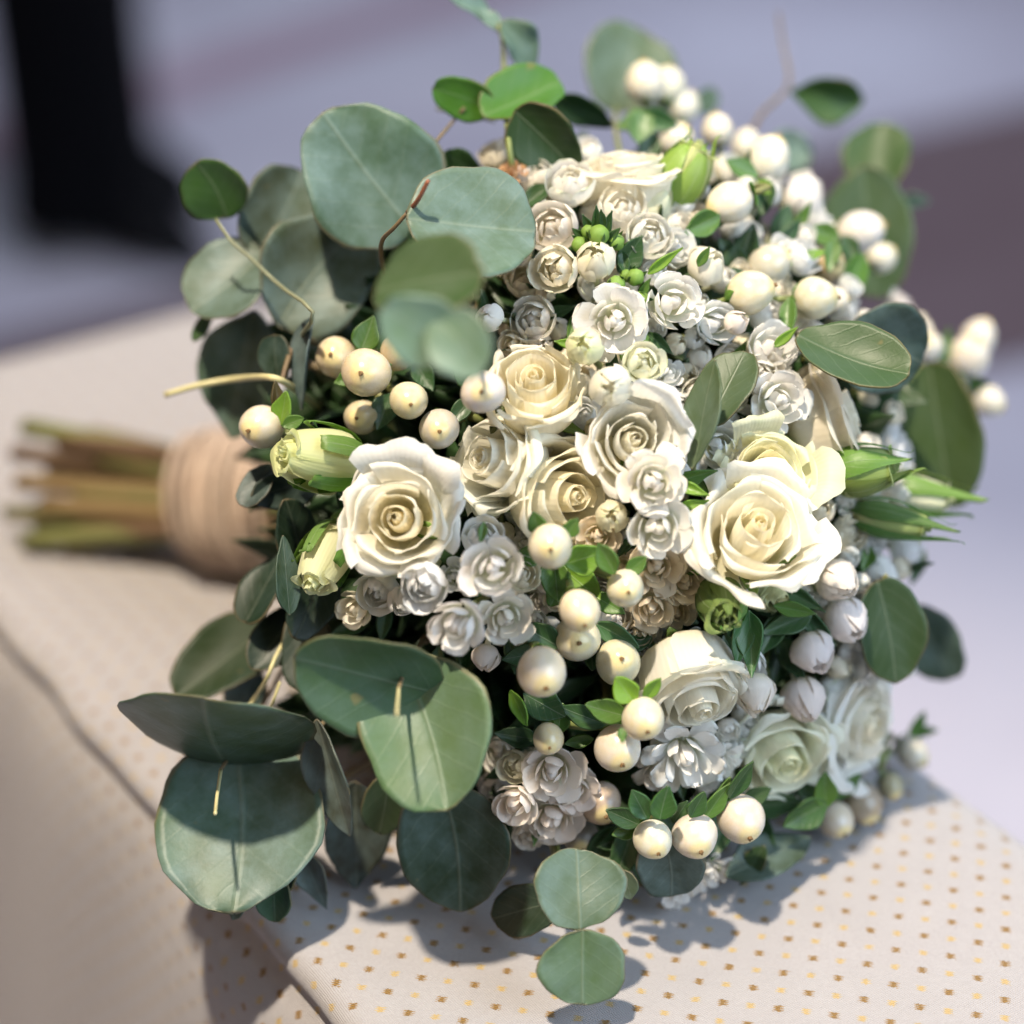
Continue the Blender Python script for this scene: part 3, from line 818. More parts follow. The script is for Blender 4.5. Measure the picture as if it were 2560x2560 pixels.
M['trouser'] = simple('black_cloth', (0.002, 0.002, 0.003, 1), 0.9, 300, 0.3, (0.004, 0.004, 0.005, 1), 0.2, spec=0.1)
M['shoe'] = simple('black_leather', (0.002, 0.002, 0.003, 1), 0.6, spec=0.15)
def person():
    p0 = on_floor(235, 600)
    t = thing('person', 'legs of a person standing in black trousers and black shoes, blurred behind', 'person', p0)
    def leg(x, y, toe):
        rings = [(0.03, .088, .105), (0.10, .084, .10), (0.30, .083, .095), (0.48, .088, .095), (0.75, .10, .105), (1.0, .12, .125)]
        V, F = [], []
        for (z, rx, ry) in rings:
            for k in range(20):
                a = 2 * math.pi * k / 20
                w = 1 + 0.04 * math.sin(3 * a + z * 9)
                V.append((x + rx * w * math.cos(a), y + ry * w * math.sin(a), z))
        for i in range(len(rings) - 1):
            for k in range(20):
                k2 = (k + 1) % 20
                F.append((i * 20 + k, i * 20 + k2, (i + 1) * 20 + k2, (i + 1) * 20 + k))
        F.append(tuple(range(100, 120)))
        obj('trouser_leg', new_mesh('trouser_leg', V, F, [M['trouser']]), t)
        V, F = [], []
        for i in range(13):
            q = i / 12
            wd = 0.045 * (1 - abs(2 * q - 1) ** 3) * (1.05 if q > .5 else .85) + 0.004
            hh = (0.095 * (1 - q) + 0.045 * q) * (1 - (max(0, q - .7) / .3) ** 2 * 0.7) * (1 - (max(0, .08 - q) / .08) * 0.4)
            c = Vector((x, y, 0)) + Vector((toe[0], toe[1], 0)) * (-0.08 + 0.31 * q)
            sd = Vector((-toe[1], toe[0], 0))
            for k in range(12):
                a = 2 * math.pi * k / 12
                V.append(c + sd * wd * math.cos(a) + Vector((0, 0, max(0.0, hh / 2 + hh / 2 * math.sin(a) * 1.15))))
        for i in range(12):
            for k in range(12):
                k2 = (k + 1) % 12
                F.append((i * 12 + k, i * 12 + k2, (i + 1) * 12 + k2, (i + 1) * 12 + k))
        obj('shoe', new_mesh('shoe', V, F, [M['shoe']]), t)
    leg(-0.02, 0.02, Vector((0.82, -0.57)).normalized())
    leg(-0.045, 0.24, Vector((0.75, -0.66)).normalized())
person()

# ================================================================== the bound stems
def stem_bundle():
    rnd = random.Random(11)
    ends = [(62, 1068, 0), (35, 1132, -4), (45, 1205, 4), (14, 1282, 6), (60, 1352, 10), (150, 1100, 6), (120, 1170, -8), (190, 1235, 14), (90, 1310, -4), (200, 1330, 16),
            (230, 1085, -6), (250, 1150, 10), (260, 1290, -10), (300, 1200, -14), (110, 1262, 12), (170, 1365, 2), (330, 1345, 12), (290, 1110, 14)]
    cols = [((0.17, 0.17, 0.05), 'olive green'), ((0.15, 0.085, 0.035), 'dark brown'), ((0.22, 0.15, 0.055), 'tan brown'), ((0.10, 0.13, 0.035), 'deep green')]
    names = ['thin green stem on top of the tied bundle, its cut end highest', 'brown cut stem jutting out just below the topmost stem', 'dark brown cut stem in the upper middle of the tied bundle',
             'olive stem reaching farthest out of the tied bundle, lower middle', 'lowest cut stem of the tied bundle, resting on the cloth', 'short green cut stem second from the top of the bundle',
             'short brown cut stem between the upper longer stems', 'cut stem in the middle of the bundle facing the viewer', 'olive cut stem near the bottom of the tied bundle',
             'short cut stem low on the near side of the bundle', 'short stem at the back of the bundle near the twine, upper side', 'reddish brown stem close to the twine in the upper half',
             'stem tucked behind the others in the lower half of the bundle', 'shortest stem hidden deep in the middle of the bundle', 'tan cut stem across the middle of the bundle',
             'brown stem under the bundle close to its shadow', 'stem hugging the twine at the bottom near side', 'stem hugging the twine at the top near side']
    for i, (x, y, o) in enumerate(ends):
        dep = 0.756 - o * 0.001
        dep = min(dep, surf_depth(x, y, 0.0035))
        e = at(x, y, dep)
        k = TWINE + (e - TWINE).normalized() * 0.0
        a = math.atan2(y - 1215, o * 9 + 1e-3)
        rr = 0.013 * math.sqrt(rnd.uniform(.15, 1))
        off = CU * (-(y - 1215) / 150.0 * 0.011) + CN * (o / 14.0 * 0.011)
        p = TWINE + off
        far = TWINE + (TWINE - e).normalized() * 0.035 + off * 1.2
        mid = (p + e) / 2 + CU * 0.0015 * rnd.uniform(-1, 1)
        c, _ = cols[i % 4]
        V, F, UV = tube_geo(catmull([far, p, mid, e], 12), [rnd.uniform(.0024, .0035)] * 12, 9)
        V = [v - e for v in V]
        m = STEMM[i % 4]
        s = obj('flower_stem', new_mesh('flower_stem', V, F, [m], UV))
        s.location = e
        s['label'] = names[i]; s['category'] = 'stem'; s['group'] = 'cut stems sticking out of the twine'
STEMM = [simple('stem_olive', (0.13, 0.135, 0.045, 1), 0.55, 90, 0.6, (0.12, 0.13, 0.03, 1)), simple('stem_brown', (0.11, 0.065, 0.032, 1), 0.6, 90, 0.6, (0.10, 0.06, 0.03, 1)),
         simple('stem_tan', (0.18, 0.125, 0.05, 1), 0.6, 90, 0.6, (0.16, 0.10, 0.04, 1)), simple('stem_deep', (0.085, 0.10, 0.03, 1), 0.55, 90, 0.6, (0.16, 0.11, 0.04, 1))]
stem_bundle()
def twine():
    ax = (at(40, 1225, 0.756) - TWINE).normalized()
    up = (CU - ax * CU.dot(ax)).normalized(); sd = ax.cross(up)
    pts, rad = [], []
    rnd = random.Random(3)
    HL = 0.0190
    for layer, (turns, lift, rev) in enumerate(((14, 0.0, 1), (7, 0.0016, -1))):
        n = turns * 26
        for k in range(n):
            q = k / (n - 1)
            x = (q * 2 - 1) * rev
            a = 2 * math.pi * turns * q
            w = 0.0006 * math.sin(a * 0.37 + 1) + 0.0005 * math.sin(a * 1.9 + 2)
            r = 0.0222 * (1 - 0.30 * abs(x) ** 2.4) + lift + 0.0005 * math.sin(a * 0.23)
            tilt = 0.0028 * math.sin(a + layer * 2.0) * (1 if layer == 0 else 0.9)
            pts.append(ax * (x * HL + tilt + w) + (up * math.cos(a) + sd * math.sin(a)) * r); rad.append(0.00125)
    V, F, UV = tube_geo(pts, rad, 6)
    m = NT('jute_twine')
    tc = m.n('ShaderNodeTexCoord'); f = m.noise(tc.outputs['Object'], 700.0, 4, 0.7); g = m.noise(tc.outputs['Object'], 120.0, 3)
    c = m.mix(m.ramp(f, [(0.3, (0, 0, 0)), (0.7, (1, 1, 1))]), (0.30, 0.22, 0.16, 1), (0.58, 0.46, 0.36, 1))
    c = m.mix(m.math('MULTIPLY', m.ramp(g, [(0.35, (0, 0, 0)), (0.65, (1, 1, 1))]), 0.6), c, (0.36, 0.26, 0.19, 1))
    mat = m.sss(c, 0.85, normal=m.bump(f, 0.8, 0.0008), sheen=0.3)
    o = obj('twine_wrap', new_mesh('twine_wrap', V, F, [mat], UV))
    o.location = TWINE
    o['label'] = 'tan jute twine wound many times around the bouquet stems'; o['category'] = 'twine'
twine()

# dark leaves deep between the blooms
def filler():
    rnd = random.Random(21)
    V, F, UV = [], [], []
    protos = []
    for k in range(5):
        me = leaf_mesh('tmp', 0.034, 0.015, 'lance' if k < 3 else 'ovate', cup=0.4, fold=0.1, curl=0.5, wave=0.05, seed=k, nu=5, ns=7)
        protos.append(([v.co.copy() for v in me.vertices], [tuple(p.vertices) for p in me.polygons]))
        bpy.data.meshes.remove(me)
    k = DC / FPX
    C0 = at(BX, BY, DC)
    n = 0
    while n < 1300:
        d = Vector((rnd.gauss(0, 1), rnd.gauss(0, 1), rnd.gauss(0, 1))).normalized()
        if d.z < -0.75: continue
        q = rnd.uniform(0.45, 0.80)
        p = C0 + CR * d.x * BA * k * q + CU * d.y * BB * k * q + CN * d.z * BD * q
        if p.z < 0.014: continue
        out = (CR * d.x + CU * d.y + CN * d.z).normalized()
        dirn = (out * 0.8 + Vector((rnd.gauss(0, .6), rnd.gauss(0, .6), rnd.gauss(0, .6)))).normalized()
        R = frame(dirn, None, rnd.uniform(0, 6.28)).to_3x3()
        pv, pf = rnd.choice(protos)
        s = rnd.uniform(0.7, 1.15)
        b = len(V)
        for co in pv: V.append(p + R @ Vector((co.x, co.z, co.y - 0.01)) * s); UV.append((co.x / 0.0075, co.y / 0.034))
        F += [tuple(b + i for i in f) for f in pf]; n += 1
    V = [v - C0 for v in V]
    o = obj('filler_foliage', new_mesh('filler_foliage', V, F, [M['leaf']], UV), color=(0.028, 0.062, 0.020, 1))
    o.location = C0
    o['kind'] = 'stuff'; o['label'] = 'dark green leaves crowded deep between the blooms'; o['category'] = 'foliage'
filler()

# ================================================================== eucalyptus
M['red_twig'] = simple('red_twig', (0.22, 0.075, 0.035, 1), 0.6, 200, 0.5, (0.14, 0.06, 0.03, 1), 0.3)
SAGE = (0.15, 0.215, 0.165); SAGE2 = (0.19, 0.25, 0.19); GREY = (0.17, 0.18, 0.135); OLIVE = (0.115, 0.165, 0.06); MIDG = (0.075, 0.135, 0.04)
BACKLIT = (0.12, 0.29, 0.025); DARK = (0.035, 0.065, 0.03); BLUE = (0.075, 0.115, 0.105); PALE = (0.30, 0.39, 0.28); MAUVE = (0.15, 0.13, 0.12)  # the bright green has light shining through the leaf put into its colour

euc('large round grey-green eucalyptus pair with reddish twig tip, above the hanging left branch', [
    dict(at=(925, 436, 375, 352, 128), pitch=10, roll=4, off=46, color=SAGE, cup=0.18, fold=0.05),
    dict(at=(1182, 566, 330, 325, -4), pitch=-14, roll=-26, off=34, color=SAGE2, cup=-0.05, fold=0.28)],
    [([(1071, 451, 62), (1045, 500, 54), (1019, 531, 46)], 0.0008, 0.0009, 'red_twig'), ([(1019, 531, 46), (985, 570, 42), (954, 605, 30), (958, 665, 8), (985, 720, -5)], 0.0007, 0.0010, 'twig')], 985, 720, -5)
euc('hanging grey eucalyptus branch at far left with a small bright green leaf on its end', [
    dict(at=(531, 476, 160, 178, 118), pitch=25, roll=-20, off=36, color=(0.075, 0.155, 0.03), cup=0.15),
    dict(at=(692, 535, 275, 235, 62), pitch=-20, roll=25, off=22, color=GREY, cup=0.25, fold=0.10),
    dict(at=(572, 706, 235, 235, 218), pitch=5, roll=28, off=30, color=(0.185, 0.215, 0.18), cup=0.2, fold=0.10),
    dict(at=(800, 690, 330, 290, 52), pitch=-10, roll=12, off=2, color=GREY, cup=0.18, fold=0.16, wave=0.04),
    dict(at=(505, 820, 78, 52, 240), pitch=10, roll=40, off=26, color=MIDG)],
    [([(540, 548, 44), (580, 605, 46), (624, 643, 46), (700, 715, 42), (782, 780, 36), (752, 845, 14), (742, 900, 0)], 0.0006, 0.0009, 'grey_twig')], 742, 900, 0)
euc('broad drooping sage eucalyptus leaf with two dark narrow ones, beside the short cut twig', [
    dict(at=(603, 940, 330, 245, 258), pitch=-15, roll=18, off=8, color=(0.145, 0.19, 0.135), kind='ovate', cup=0.15, fold=0.12),
    dict(at=(693, 893, 118, 95, 95), pitch=10, roll=-25, off=20, color=(0.03, 0.06, 0.035), cup=0.2),
    dict(at=(768, 905, 235, 105, 262), pitch=-10, roll=58, off=12, color=(0.085, 0.10, 0.12), kind='ovate', cup=0.3, fold=0.3)],
    [([(705, 950, 20), (720, 900, 18), (745, 840, 12), (790, 860, -10)], 0.0009, 0.0013, 'twig')], 790, 860, -20)
euc('blurred pale eucalyptus leaves held nearest the viewer over the left berries', [
    dict(at=(1075, 705, 300, 235, 8), pitch=22, roll=-22, off=88, color=(0.095, 0.15, 0.055), cup=0.15, fold=0.05),
    dict(at=(1045, 822, 205, 185, 150), pitch=10, roll=-10, off=98, color=PALE, cup=0.15),
    dict(at=(1145, 865, 185, 170, 310), pitch=10, roll=8, off=94, color=(0.27, 0.36, 0.26), cup=0.18)],
    [([(1100, 800, 92), (1150, 750, 72), (1170, 720, 30), (1180, 760, -5)], 0.0009, 0.0013, 'stem')], 1180, 760, -20)
euc('tall eucalyptus shoot at the top edge, pale curled tip over bright green leaves', [
    dict(at=(1165, 22, 150, 80, 165), pitch=20, roll=35, off=18, color=(0.24, 0.33, 0.28), kind='ovate', cup=0.3, fold=0.2, wave=0.12, curl=0.4),
    dict(at=(1225, 50, 90, 60, 130), pitch=-20, roll=40, off=18, color=(0.24, 0.33, 0.28), kind='ovate', cup=0.3, wave=0.12),
    dict(at=(1305, 112, 150, 105, 312), pitch=-10, roll=-20, off=20, color=(0.20, 0.27, 0.21), kind='ovate', cup=0.35, fold=0.15, wave=0.12, curl=-0.5),
    dict(at=(1308, 246, 235, 170, 28), pitch=-22, roll=-25, off=34, color=BACKLIT, cup=0.3, fold=0.2, wave=0.04),
    dict(at=(1362, 350, 215, 165, -42), pitch=-15, roll=22, off=12, color=(0.04, 0.085, 0.02), cup=0.25, fold=0.15),
    dict(at=(1165, 288, 150, 105, 170), pitch=10, roll=72, off=18, color=(0.12, 0.15, 0.10), cup=0.2)],
    [([(1246, 60, 20), (1258, 110, 20), (1260, 190, 20), (1266, 290, 20), (1276, 390, 12), (1300, 520, -20)], 0.0008, 0.0013, 'stem')], 1300, 520, -25)
euc('small bright green eucalyptus leaf on a thin slanting twig behind the large round pair', [
    dict(at=(1158, 248, 168, 108, 162), pitch=12, roll=-25, off=36, color=BACKLIT, cup=0.15, fold=0.06),
    dict(at=(1160, 412, 120, 80, 330), pitch=-15, roll=30, off=0, color=(0.045, 0.10, 0.02), kind='ovate')],
    [([(1161, 270, 36), (1128, 309, 34), (1095, 348, 30), (1050, 410, 14), (1030, 500, -5)], 0.0006, 0.0009, 'twig')], 1030, 500, -8)
euc('blurred sage eucalyptus leaf behind the topmost berries', [
    dict(at=(1562, 170, 240, 245, 75), pitch=-15, roll=10, off=-40, color=(0.17, 0.215, 0.135), cup=0.15),
    dict(at=(1458, 278, 180, 90, -22), pitch=-20, roll=40, off=-8, color=(0.03, 0.075, 0.02), kind='ovate', cup=0.2),
    dict(at=(1766, 250, 70, 60, 60), pitch=0, roll=15, off=-60, color=(0.13, 0.20, 0.12))],
    [([(1540, 270, -40), (1540, 330, -30), (1560, 430, -30)], 0.0009, 0.0012, 'stem')], 1560, 430, -35)
euc('single green leaf on a thin bare twig rising at upper right', [
    dict(at=(2064, 240, 190, 125, -6), pitch=-5, roll=30, off=-45, color=(0.085, 0.175, 0.03), kind='drop', cup=0.3, fold=0.2, wave=0.03)],
    [([(1946, 32, -50), (1957, 110, -50), (1974, 205, -46), (1935, 255, -44), (1895, 298, -42), (1840, 430, -40)], 0.0006, 0.0012, 'twig')], 1840, 430, -45)
euc('two overlapping green eucalyptus leaves blurred at upper right behind the berries', [
    dict(at=(2190, 392, 195, 170, 70), pitch=-15, roll=-18, off=-45, color=(0.085, 0.15, 0.035), cup=0.2, fold=0.1),
    dict(at=(2170, 580, 325, 225, -82), pitch=-10, roll=10, off=-32, color=(0.135, 0.185, 0.085), cup=0.1),
    dict(at=(2290, 500, 75, 45, -8), pitch=10, roll=45, off=-45, color=(0.30, 0.40, 0.37), kind='lance'),
    dict(at=(1972, 375, 105, 120, 70), pitch=-10, roll=10, off=-58, color=(0.29, 0.38, 0.36))],
    [([(2170, 470, -42), (2130, 520, -44), (2050, 620, -40)], 0.0009, 0.0013, 'stem')], 2050, 620, -45)
euc('folded green eucalyptus pair arching over the cream rose on the right', [
    dict(at=(2132, 910, 300, 190, -28), pitch=5, roll=-28, off=30, color=(0.085, 0.15, 0.045), cup=0.25, fold=0.12, curl=0.5),
    dict(at=(2208, 868, 235, 245, -18), pitch=-22, roll=18, off=14, color=(0.06, 0.095, 0.075), cup=0.2)],
    [([(1998, 860, 18), (2010, 880, 10), (2000, 930, -15)], 0.0009, 0.0013, 'stem')], 2000, 930, -25)
euc('big oval eucalyptus leaf hanging at the right edge above the pointed buds', [
    dict(at=(2352, 1092, 370, 225, -80), pitch=-5, roll=22, off=-8, color=(0.115, 0.155, 0.055), kind='round', cup=0.15, fold=0.10)],
    [([(2300, 910, -12), (2260, 960, -22), (2180, 1040, -35)], 0.0010, 0.0013, 'stem')], 2180, 1040, -40)
euc('two slim olive eucalyptus leaves standing edge-on among the centre blooms', [
    dict(at=(1762, 1030, 280, 150, 78), pitch=-5, roll=-52, off=20, color=(0.155, 0.19, 0.10), kind='ovate', cup=0.2, fold=0.08),
    dict(at=(1818, 968, 215, 150, 62), pitch=-15, roll=-30, off=8, color=(0.13, 0.17, 0.075), cup=0.18)],
    [([(1735, 1165, 18), (1730, 1190, 0), (1720, 1210, -20)], 0.0009, 0.0012, 'stem')], 1720, 1210, -30)
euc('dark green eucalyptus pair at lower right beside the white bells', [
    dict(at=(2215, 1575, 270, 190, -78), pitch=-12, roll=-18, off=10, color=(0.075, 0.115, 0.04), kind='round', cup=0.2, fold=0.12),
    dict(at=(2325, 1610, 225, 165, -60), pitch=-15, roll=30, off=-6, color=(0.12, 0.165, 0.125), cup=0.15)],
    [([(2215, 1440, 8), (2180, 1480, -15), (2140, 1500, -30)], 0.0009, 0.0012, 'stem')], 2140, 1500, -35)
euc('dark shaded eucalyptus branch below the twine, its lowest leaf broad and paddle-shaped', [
    dict(at=(565, 1645, 330, 195, 218), pitch=30, roll=25, off=22, color=(0.045, 0.065, 0.018), kind='round', cup=0.2, fold=0.12),  # green darkened to carry the shade of the bouquet above
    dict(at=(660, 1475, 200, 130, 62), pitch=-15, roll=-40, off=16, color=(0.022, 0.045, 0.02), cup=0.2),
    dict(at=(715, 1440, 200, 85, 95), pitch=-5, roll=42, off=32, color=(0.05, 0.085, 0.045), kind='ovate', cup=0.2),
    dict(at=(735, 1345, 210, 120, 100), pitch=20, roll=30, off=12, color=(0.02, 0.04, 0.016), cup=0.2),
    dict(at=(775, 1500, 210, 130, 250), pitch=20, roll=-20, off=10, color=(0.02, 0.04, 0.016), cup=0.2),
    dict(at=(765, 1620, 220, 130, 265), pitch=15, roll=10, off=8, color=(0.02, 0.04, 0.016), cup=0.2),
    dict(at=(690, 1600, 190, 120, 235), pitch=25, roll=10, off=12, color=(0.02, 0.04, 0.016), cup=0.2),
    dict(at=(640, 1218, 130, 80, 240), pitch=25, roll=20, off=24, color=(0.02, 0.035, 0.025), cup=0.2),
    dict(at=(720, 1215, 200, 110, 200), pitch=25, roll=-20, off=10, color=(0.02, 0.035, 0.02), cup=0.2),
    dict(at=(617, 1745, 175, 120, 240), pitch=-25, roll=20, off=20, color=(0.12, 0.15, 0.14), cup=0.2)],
    [([(604, 1797, 42), (635, 1748, 38), (666, 1698, 32), (690, 1640, 22), (735, 1560, 0)], 0.0007, 0.0008, 'pale_twig'),
     ([(655, 1808, 40), (680, 1760, 36), (700, 1705, 28)], 0.0005, 0.0006, 'pale_twig')], 735, 1560, -10)
euc('large pair of green eucalyptus leaves with a pale stub, directly below the left rose', [
    dict(at=(915, 1672, 400, 290, 160), pitch=18, roll=-22, off=42, color=(0.12, 0.19, 0.09), cup=0.30, fold=0.10, curl=0.3),
    dict(at=(1060, 1835, 420, 335, -72), pitch=22, roll=6, off=38, color=(0.19, 0.265, 0.14), kind='round', cup=0.22, fold=0.16)],
    [([(992, 1788, 66), (993, 1768, 60), (997, 1720, 46)], 0.0006, 0.0006, 'pale_twig'), ([(997, 1720, 46), (1020, 1660, 20), (1060, 1600, -10)], 0.0007, 0.0010, 'twig')], 1060, 1600, -15)
euc('lowest left eucalyptus pair, the round leaf crossed by a dark shadow', [
    dict(at=(535, 1862, 540, 500, 90), pitch=73, roll=-6, off=78, color=(0.125, 0.165, 0.095), kind='round', cup=-0.15, fold=-0.05, curl=-0.25, zmin=0.03),
    dict(at=(588, 2062, 475, 425, -86), pitch=33, roll=2, off=62, color=(0.165, 0.215, 0.175), kind='round', cup=0.16, fold=0.06, zmin=0.03)],
    [([(538, 2035, 92), (542, 1995, 82), (552, 1925, 66)], 0.0006, 0.0007, 'pale_twig'), ([(552, 1925, 66), (600, 1850, 40), (660, 1760, 15), (720, 1650, -5)], 0.0007, 0.0010, 'twig')], 720, 1650, -5)
euc('mauve-grey withered eucalyptus leaves hanging between the two lower left pairs', [
    dict(at=(835, 1950, 310, 130, 285), pitch=-8, roll=30, off=38, color=MAUVE, kind='ovate', cup=0.35, fold=0.30, wave=0.06, zmin=0.02),
    dict(at=(890, 2090, 280, 190, 270), pitch=-12, roll=-20, off=30, color=(0.06, 0.05, 0.035), kind='ovate', cup=0.2, zmin=0.012),
    dict(at=(785, 2200, 165, 85, 292), pitch=-10, roll=20, off=40, color=MAUVE, kind='lance', cup=0.3, zmin=0.012)],
    [([(790, 1830, 34), (830, 1780, 20), (880, 1720, 0)], 0.0009, 0.0012, 'twig')], 880, 1720, -10)
euc('dark green shaded eucalyptus leaf hanging below the large left pair', [
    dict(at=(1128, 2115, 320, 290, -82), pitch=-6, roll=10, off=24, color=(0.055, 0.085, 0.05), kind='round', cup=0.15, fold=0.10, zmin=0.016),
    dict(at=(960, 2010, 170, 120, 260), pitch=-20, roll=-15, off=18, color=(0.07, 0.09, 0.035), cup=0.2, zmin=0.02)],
    [([(1135, 1975, 26), (1140, 1920, 20), (1150, 1860, -5)], 0.0009, 0.0012, 'stem')], 1150, 1860, -15)
euc('tiny green and grey leaf tuft hanging lowest at left under the shadowed leaf', [
    dict(at=(690, 2245, 120, 100, 268), pitch=-5, roll=15, off=46, color=(0.07, 0.13, 0.06), cup=0.25, fold=0.1, zmin=0.014),
    dict(at=(715, 2205, 85, 55, 50), pitch=20, roll=-25, off=48, color=(0.06, 0.10, 0.025), cup=0.25, zmin=0.014),
    dict(at=(592, 2268, 75, 55, 252), pitch=-10, roll=25, off=46, color=(0.13, 0.14, 0.11), kind='ovate', zmin=0.010)],
    [([(610, 2235, 48), (660, 2205, 46), (690, 2180, 40), (720, 2120, 30), (780, 1990, 5)], 0.0006, 0.0010, 'twig')], 780, 1990, -5)
euc('pale sage eucalyptus pair lying on the cloth at the bottom, one leaf above the other', [
    dict(at=(1446, 2222, 200, 232, 92), pitch=-18, roll=4, off=52, color=(0.165, 0.215, 0.14), cup=0.12, fold=0.08, zmin=0.020),
    dict(at=(1457, 2418, 190, 222, -90), pitch=-5, roll=-4, off=60, color=(0.20, 0.265, 0.15), cup=0.14, fold=0.06, zmin=0.016),
    dict(at=(1565, 2210, 80, 58, 290), pitch=-10, roll=20, off=35, color=(0.17, 0.19, 0.12), zmin=0.012)],
    [([(1446, 2322, 58), (1430, 2290, 48), (1400, 2240, 30), (1380, 2100, 5)], 0.0007, 0.0011, 'pale_twig')], 1380, 2100, -5)
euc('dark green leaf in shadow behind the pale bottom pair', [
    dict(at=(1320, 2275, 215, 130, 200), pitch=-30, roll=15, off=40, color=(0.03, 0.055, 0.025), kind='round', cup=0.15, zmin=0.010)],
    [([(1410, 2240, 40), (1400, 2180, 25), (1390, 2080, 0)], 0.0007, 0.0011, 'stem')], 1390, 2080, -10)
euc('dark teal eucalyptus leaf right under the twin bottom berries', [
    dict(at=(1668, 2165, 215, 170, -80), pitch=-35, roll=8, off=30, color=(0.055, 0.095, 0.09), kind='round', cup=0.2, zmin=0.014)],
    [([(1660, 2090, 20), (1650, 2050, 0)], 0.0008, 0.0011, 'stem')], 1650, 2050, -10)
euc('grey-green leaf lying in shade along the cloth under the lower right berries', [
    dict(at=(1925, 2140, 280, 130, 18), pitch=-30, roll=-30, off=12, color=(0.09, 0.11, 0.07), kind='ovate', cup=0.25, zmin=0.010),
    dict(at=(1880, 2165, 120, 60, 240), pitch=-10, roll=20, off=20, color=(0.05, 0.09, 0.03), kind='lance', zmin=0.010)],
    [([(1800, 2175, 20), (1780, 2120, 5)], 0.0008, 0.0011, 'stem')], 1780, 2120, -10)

tw = tube('cut_twig', [dome(412, 987, 30) - dome(412, 987, 30), dome(500, 962, 32) - dome(412, 987, 30), dome(600, 946, 32) - dome(412, 987, 30), dome(684, 945, 30) - dome(412, 987, 30), dome(740, 975, 5) - dome(412, 987, 30), dome(800, 1020, -30) - dome(412, 987, 30)],
          0.00085, 0.00095, M['pale_twig'], None, n=22)
tw.location = dome(412, 987, 30)
tw['label'] = 'short bare yellowish cut twig jutting out to the left above the twine'; tw['category'] = 'twig'

# ================================================================== roses
RW = (0.90, 0.89, 0.85); RC = (0.88, 0.84, 0.71); RG = (0.86, 0.86, 0.66); HY = (0.89, 0.82, 0.61)
rose('open white rose facing the viewer at left, largest of the blooms there', 993, 1298, 268, (-0.12, 0.10, 1), 26, 1.0, RW, HY, 21, 3, extra=(((-.1, 1, .1), 1.1, 0.6, 0.42), ((.55, .8, .1), 1.05, 0.5, 0.4)))
rose('cream rose bud half open in the upper middle, just right of the pale near leaves', 1335, 960, 258, (-0.05, 0.55, 1), 14, 0.72, RC, HY, 17, 8, tall=1.45)
rose('white rose with reflexed side petals between the left rose and the cream ones', 1228, 1152, 262, (-0.75, 0.20, 0.75), 8, 0.85, (0.88, 0.89, 0.84), RC, 15, 12, tall=1.4, green=0.8)
rose('cream rose turned to the right, tucked under the central roses', 1420, 1240, 292, (0.55, -0.05, 0.9), 6, 0.75, RC, HY, 19, 17, tall=1.35)
rose('large ruffled white rose at the centre with bluish-white upright petals', 1585, 1100, 236, (0.12, 0.10, 1), 16, 1.0, (0.89, 0.89, 0.88), RC, 19, 23, extra=(((.6, .8, 0), 1.75, 0.75, 0.15), ((.95, .35, 0), 1.35, 0.7, 0.15)))
rose('open ivory rose on the right with wide lower petals, below the pointed buds', 1895, 1322, 300, (0.16, 0.48, 0.88), 22, 1.0, (0.90, 0.88, 0.80), HY, 20, 31, extra=(((.9, -.2, .2), 0.9, 0.6, 0.3), ((.3, 1, 0), 1.2, .7, .2)))
rose('yellowish white rose peeking from behind the open ivory rose', 1925, 1180, 235, (0.15, 0.35, 1), 12, 0.85, RG, (0.84, 0.76, 0.40), 16, 37, green=0.7, extra=(((.9, .0, .3), 1.15, 0.6, 0.45), ((-.2, 1, 0), 1.3, .5, .2)))
rose('pale cream rose with broad smooth petals under the folded leaf pair on the right', 2095, 1040, 240, (0.80, 0.30, 0.12), 2, 0.8, (0.89, 0.83, 0.71), RC, 15, 41, tall=1.45, extra=(((0, 0, 1), 1.35, 1.0, 0.2), ((-.4, .8, .5), 1.4, 0.9, 0.35), ((0, -.6, .8), 1.3, .9, .2)))
rose('cream rose at the top of the bouquet seen from its side', 1565, 430, 245, (-0.05, 0.95, 0.35), 4, 0.75, (0.89, 0.85, 0.73), RC, 15, 47, tall=1.5, extra=(((0, 0, 1), 1.3, 0.9, 0.15), ((-.7, 0, .6), 1.45, 0.8, 0.12), ((.7, 0, .6), 1.35, .8, .12)))
rose('white rose nodding down near the bottom with its pale green back showing', 1745, 1745, 265, (0.28, -0.80, 0.62), 12, 0.8, (0.89, 0.87, 0.80), RC, 18, 53, tall=1.5, green=0.8, extra=(((-.4, .2, 1), 1.3, 0.9, 0.12), ((.5, .3, .9), 1.4, .8, .12)))
rose('soft greenish white rose low on the right above the cloth', 1960, 1895, 270, (0.32, -0.50, 0.80), 4, 1.0, (0.89, 0.90, 0.82), (0.82, 0.84, 0.62), 17, 59, green=0.8)
rose('blurred white rose at the far lower right with a large flared petal', 2160, 1812, 270, (0.75, -0.20, 0.62), 2, 1.0, (0.89, 0.89, 0.87), RC, 15, 61, extra=(((-.2, 0, 1), 1.1, 0.9, 0.25), ((.2, 1, .2), 1.4, 0.7, 0.5), ((0, -.8, .5), 1.1, .8, .3)))
rose('small greenish rose half hidden under the open ivory rose', 1945, 1482, 140, (0.45, -0.65, 0.6), 2, 0.7, (0.62, 0.68, 0.42), (0.70, 0.68, 0.40), 12, 67, tall=1.4, green=0.4)
rose_bud('yellow-green rose bud below the leftmost berry', 805, 1145, 200, 170, (-0.80, 0.12, 0.60), 24, (0.74, 0.77, 0.42), 0.55, 3, (0.10, 0.19, 0.04), 0.58, 0.32)
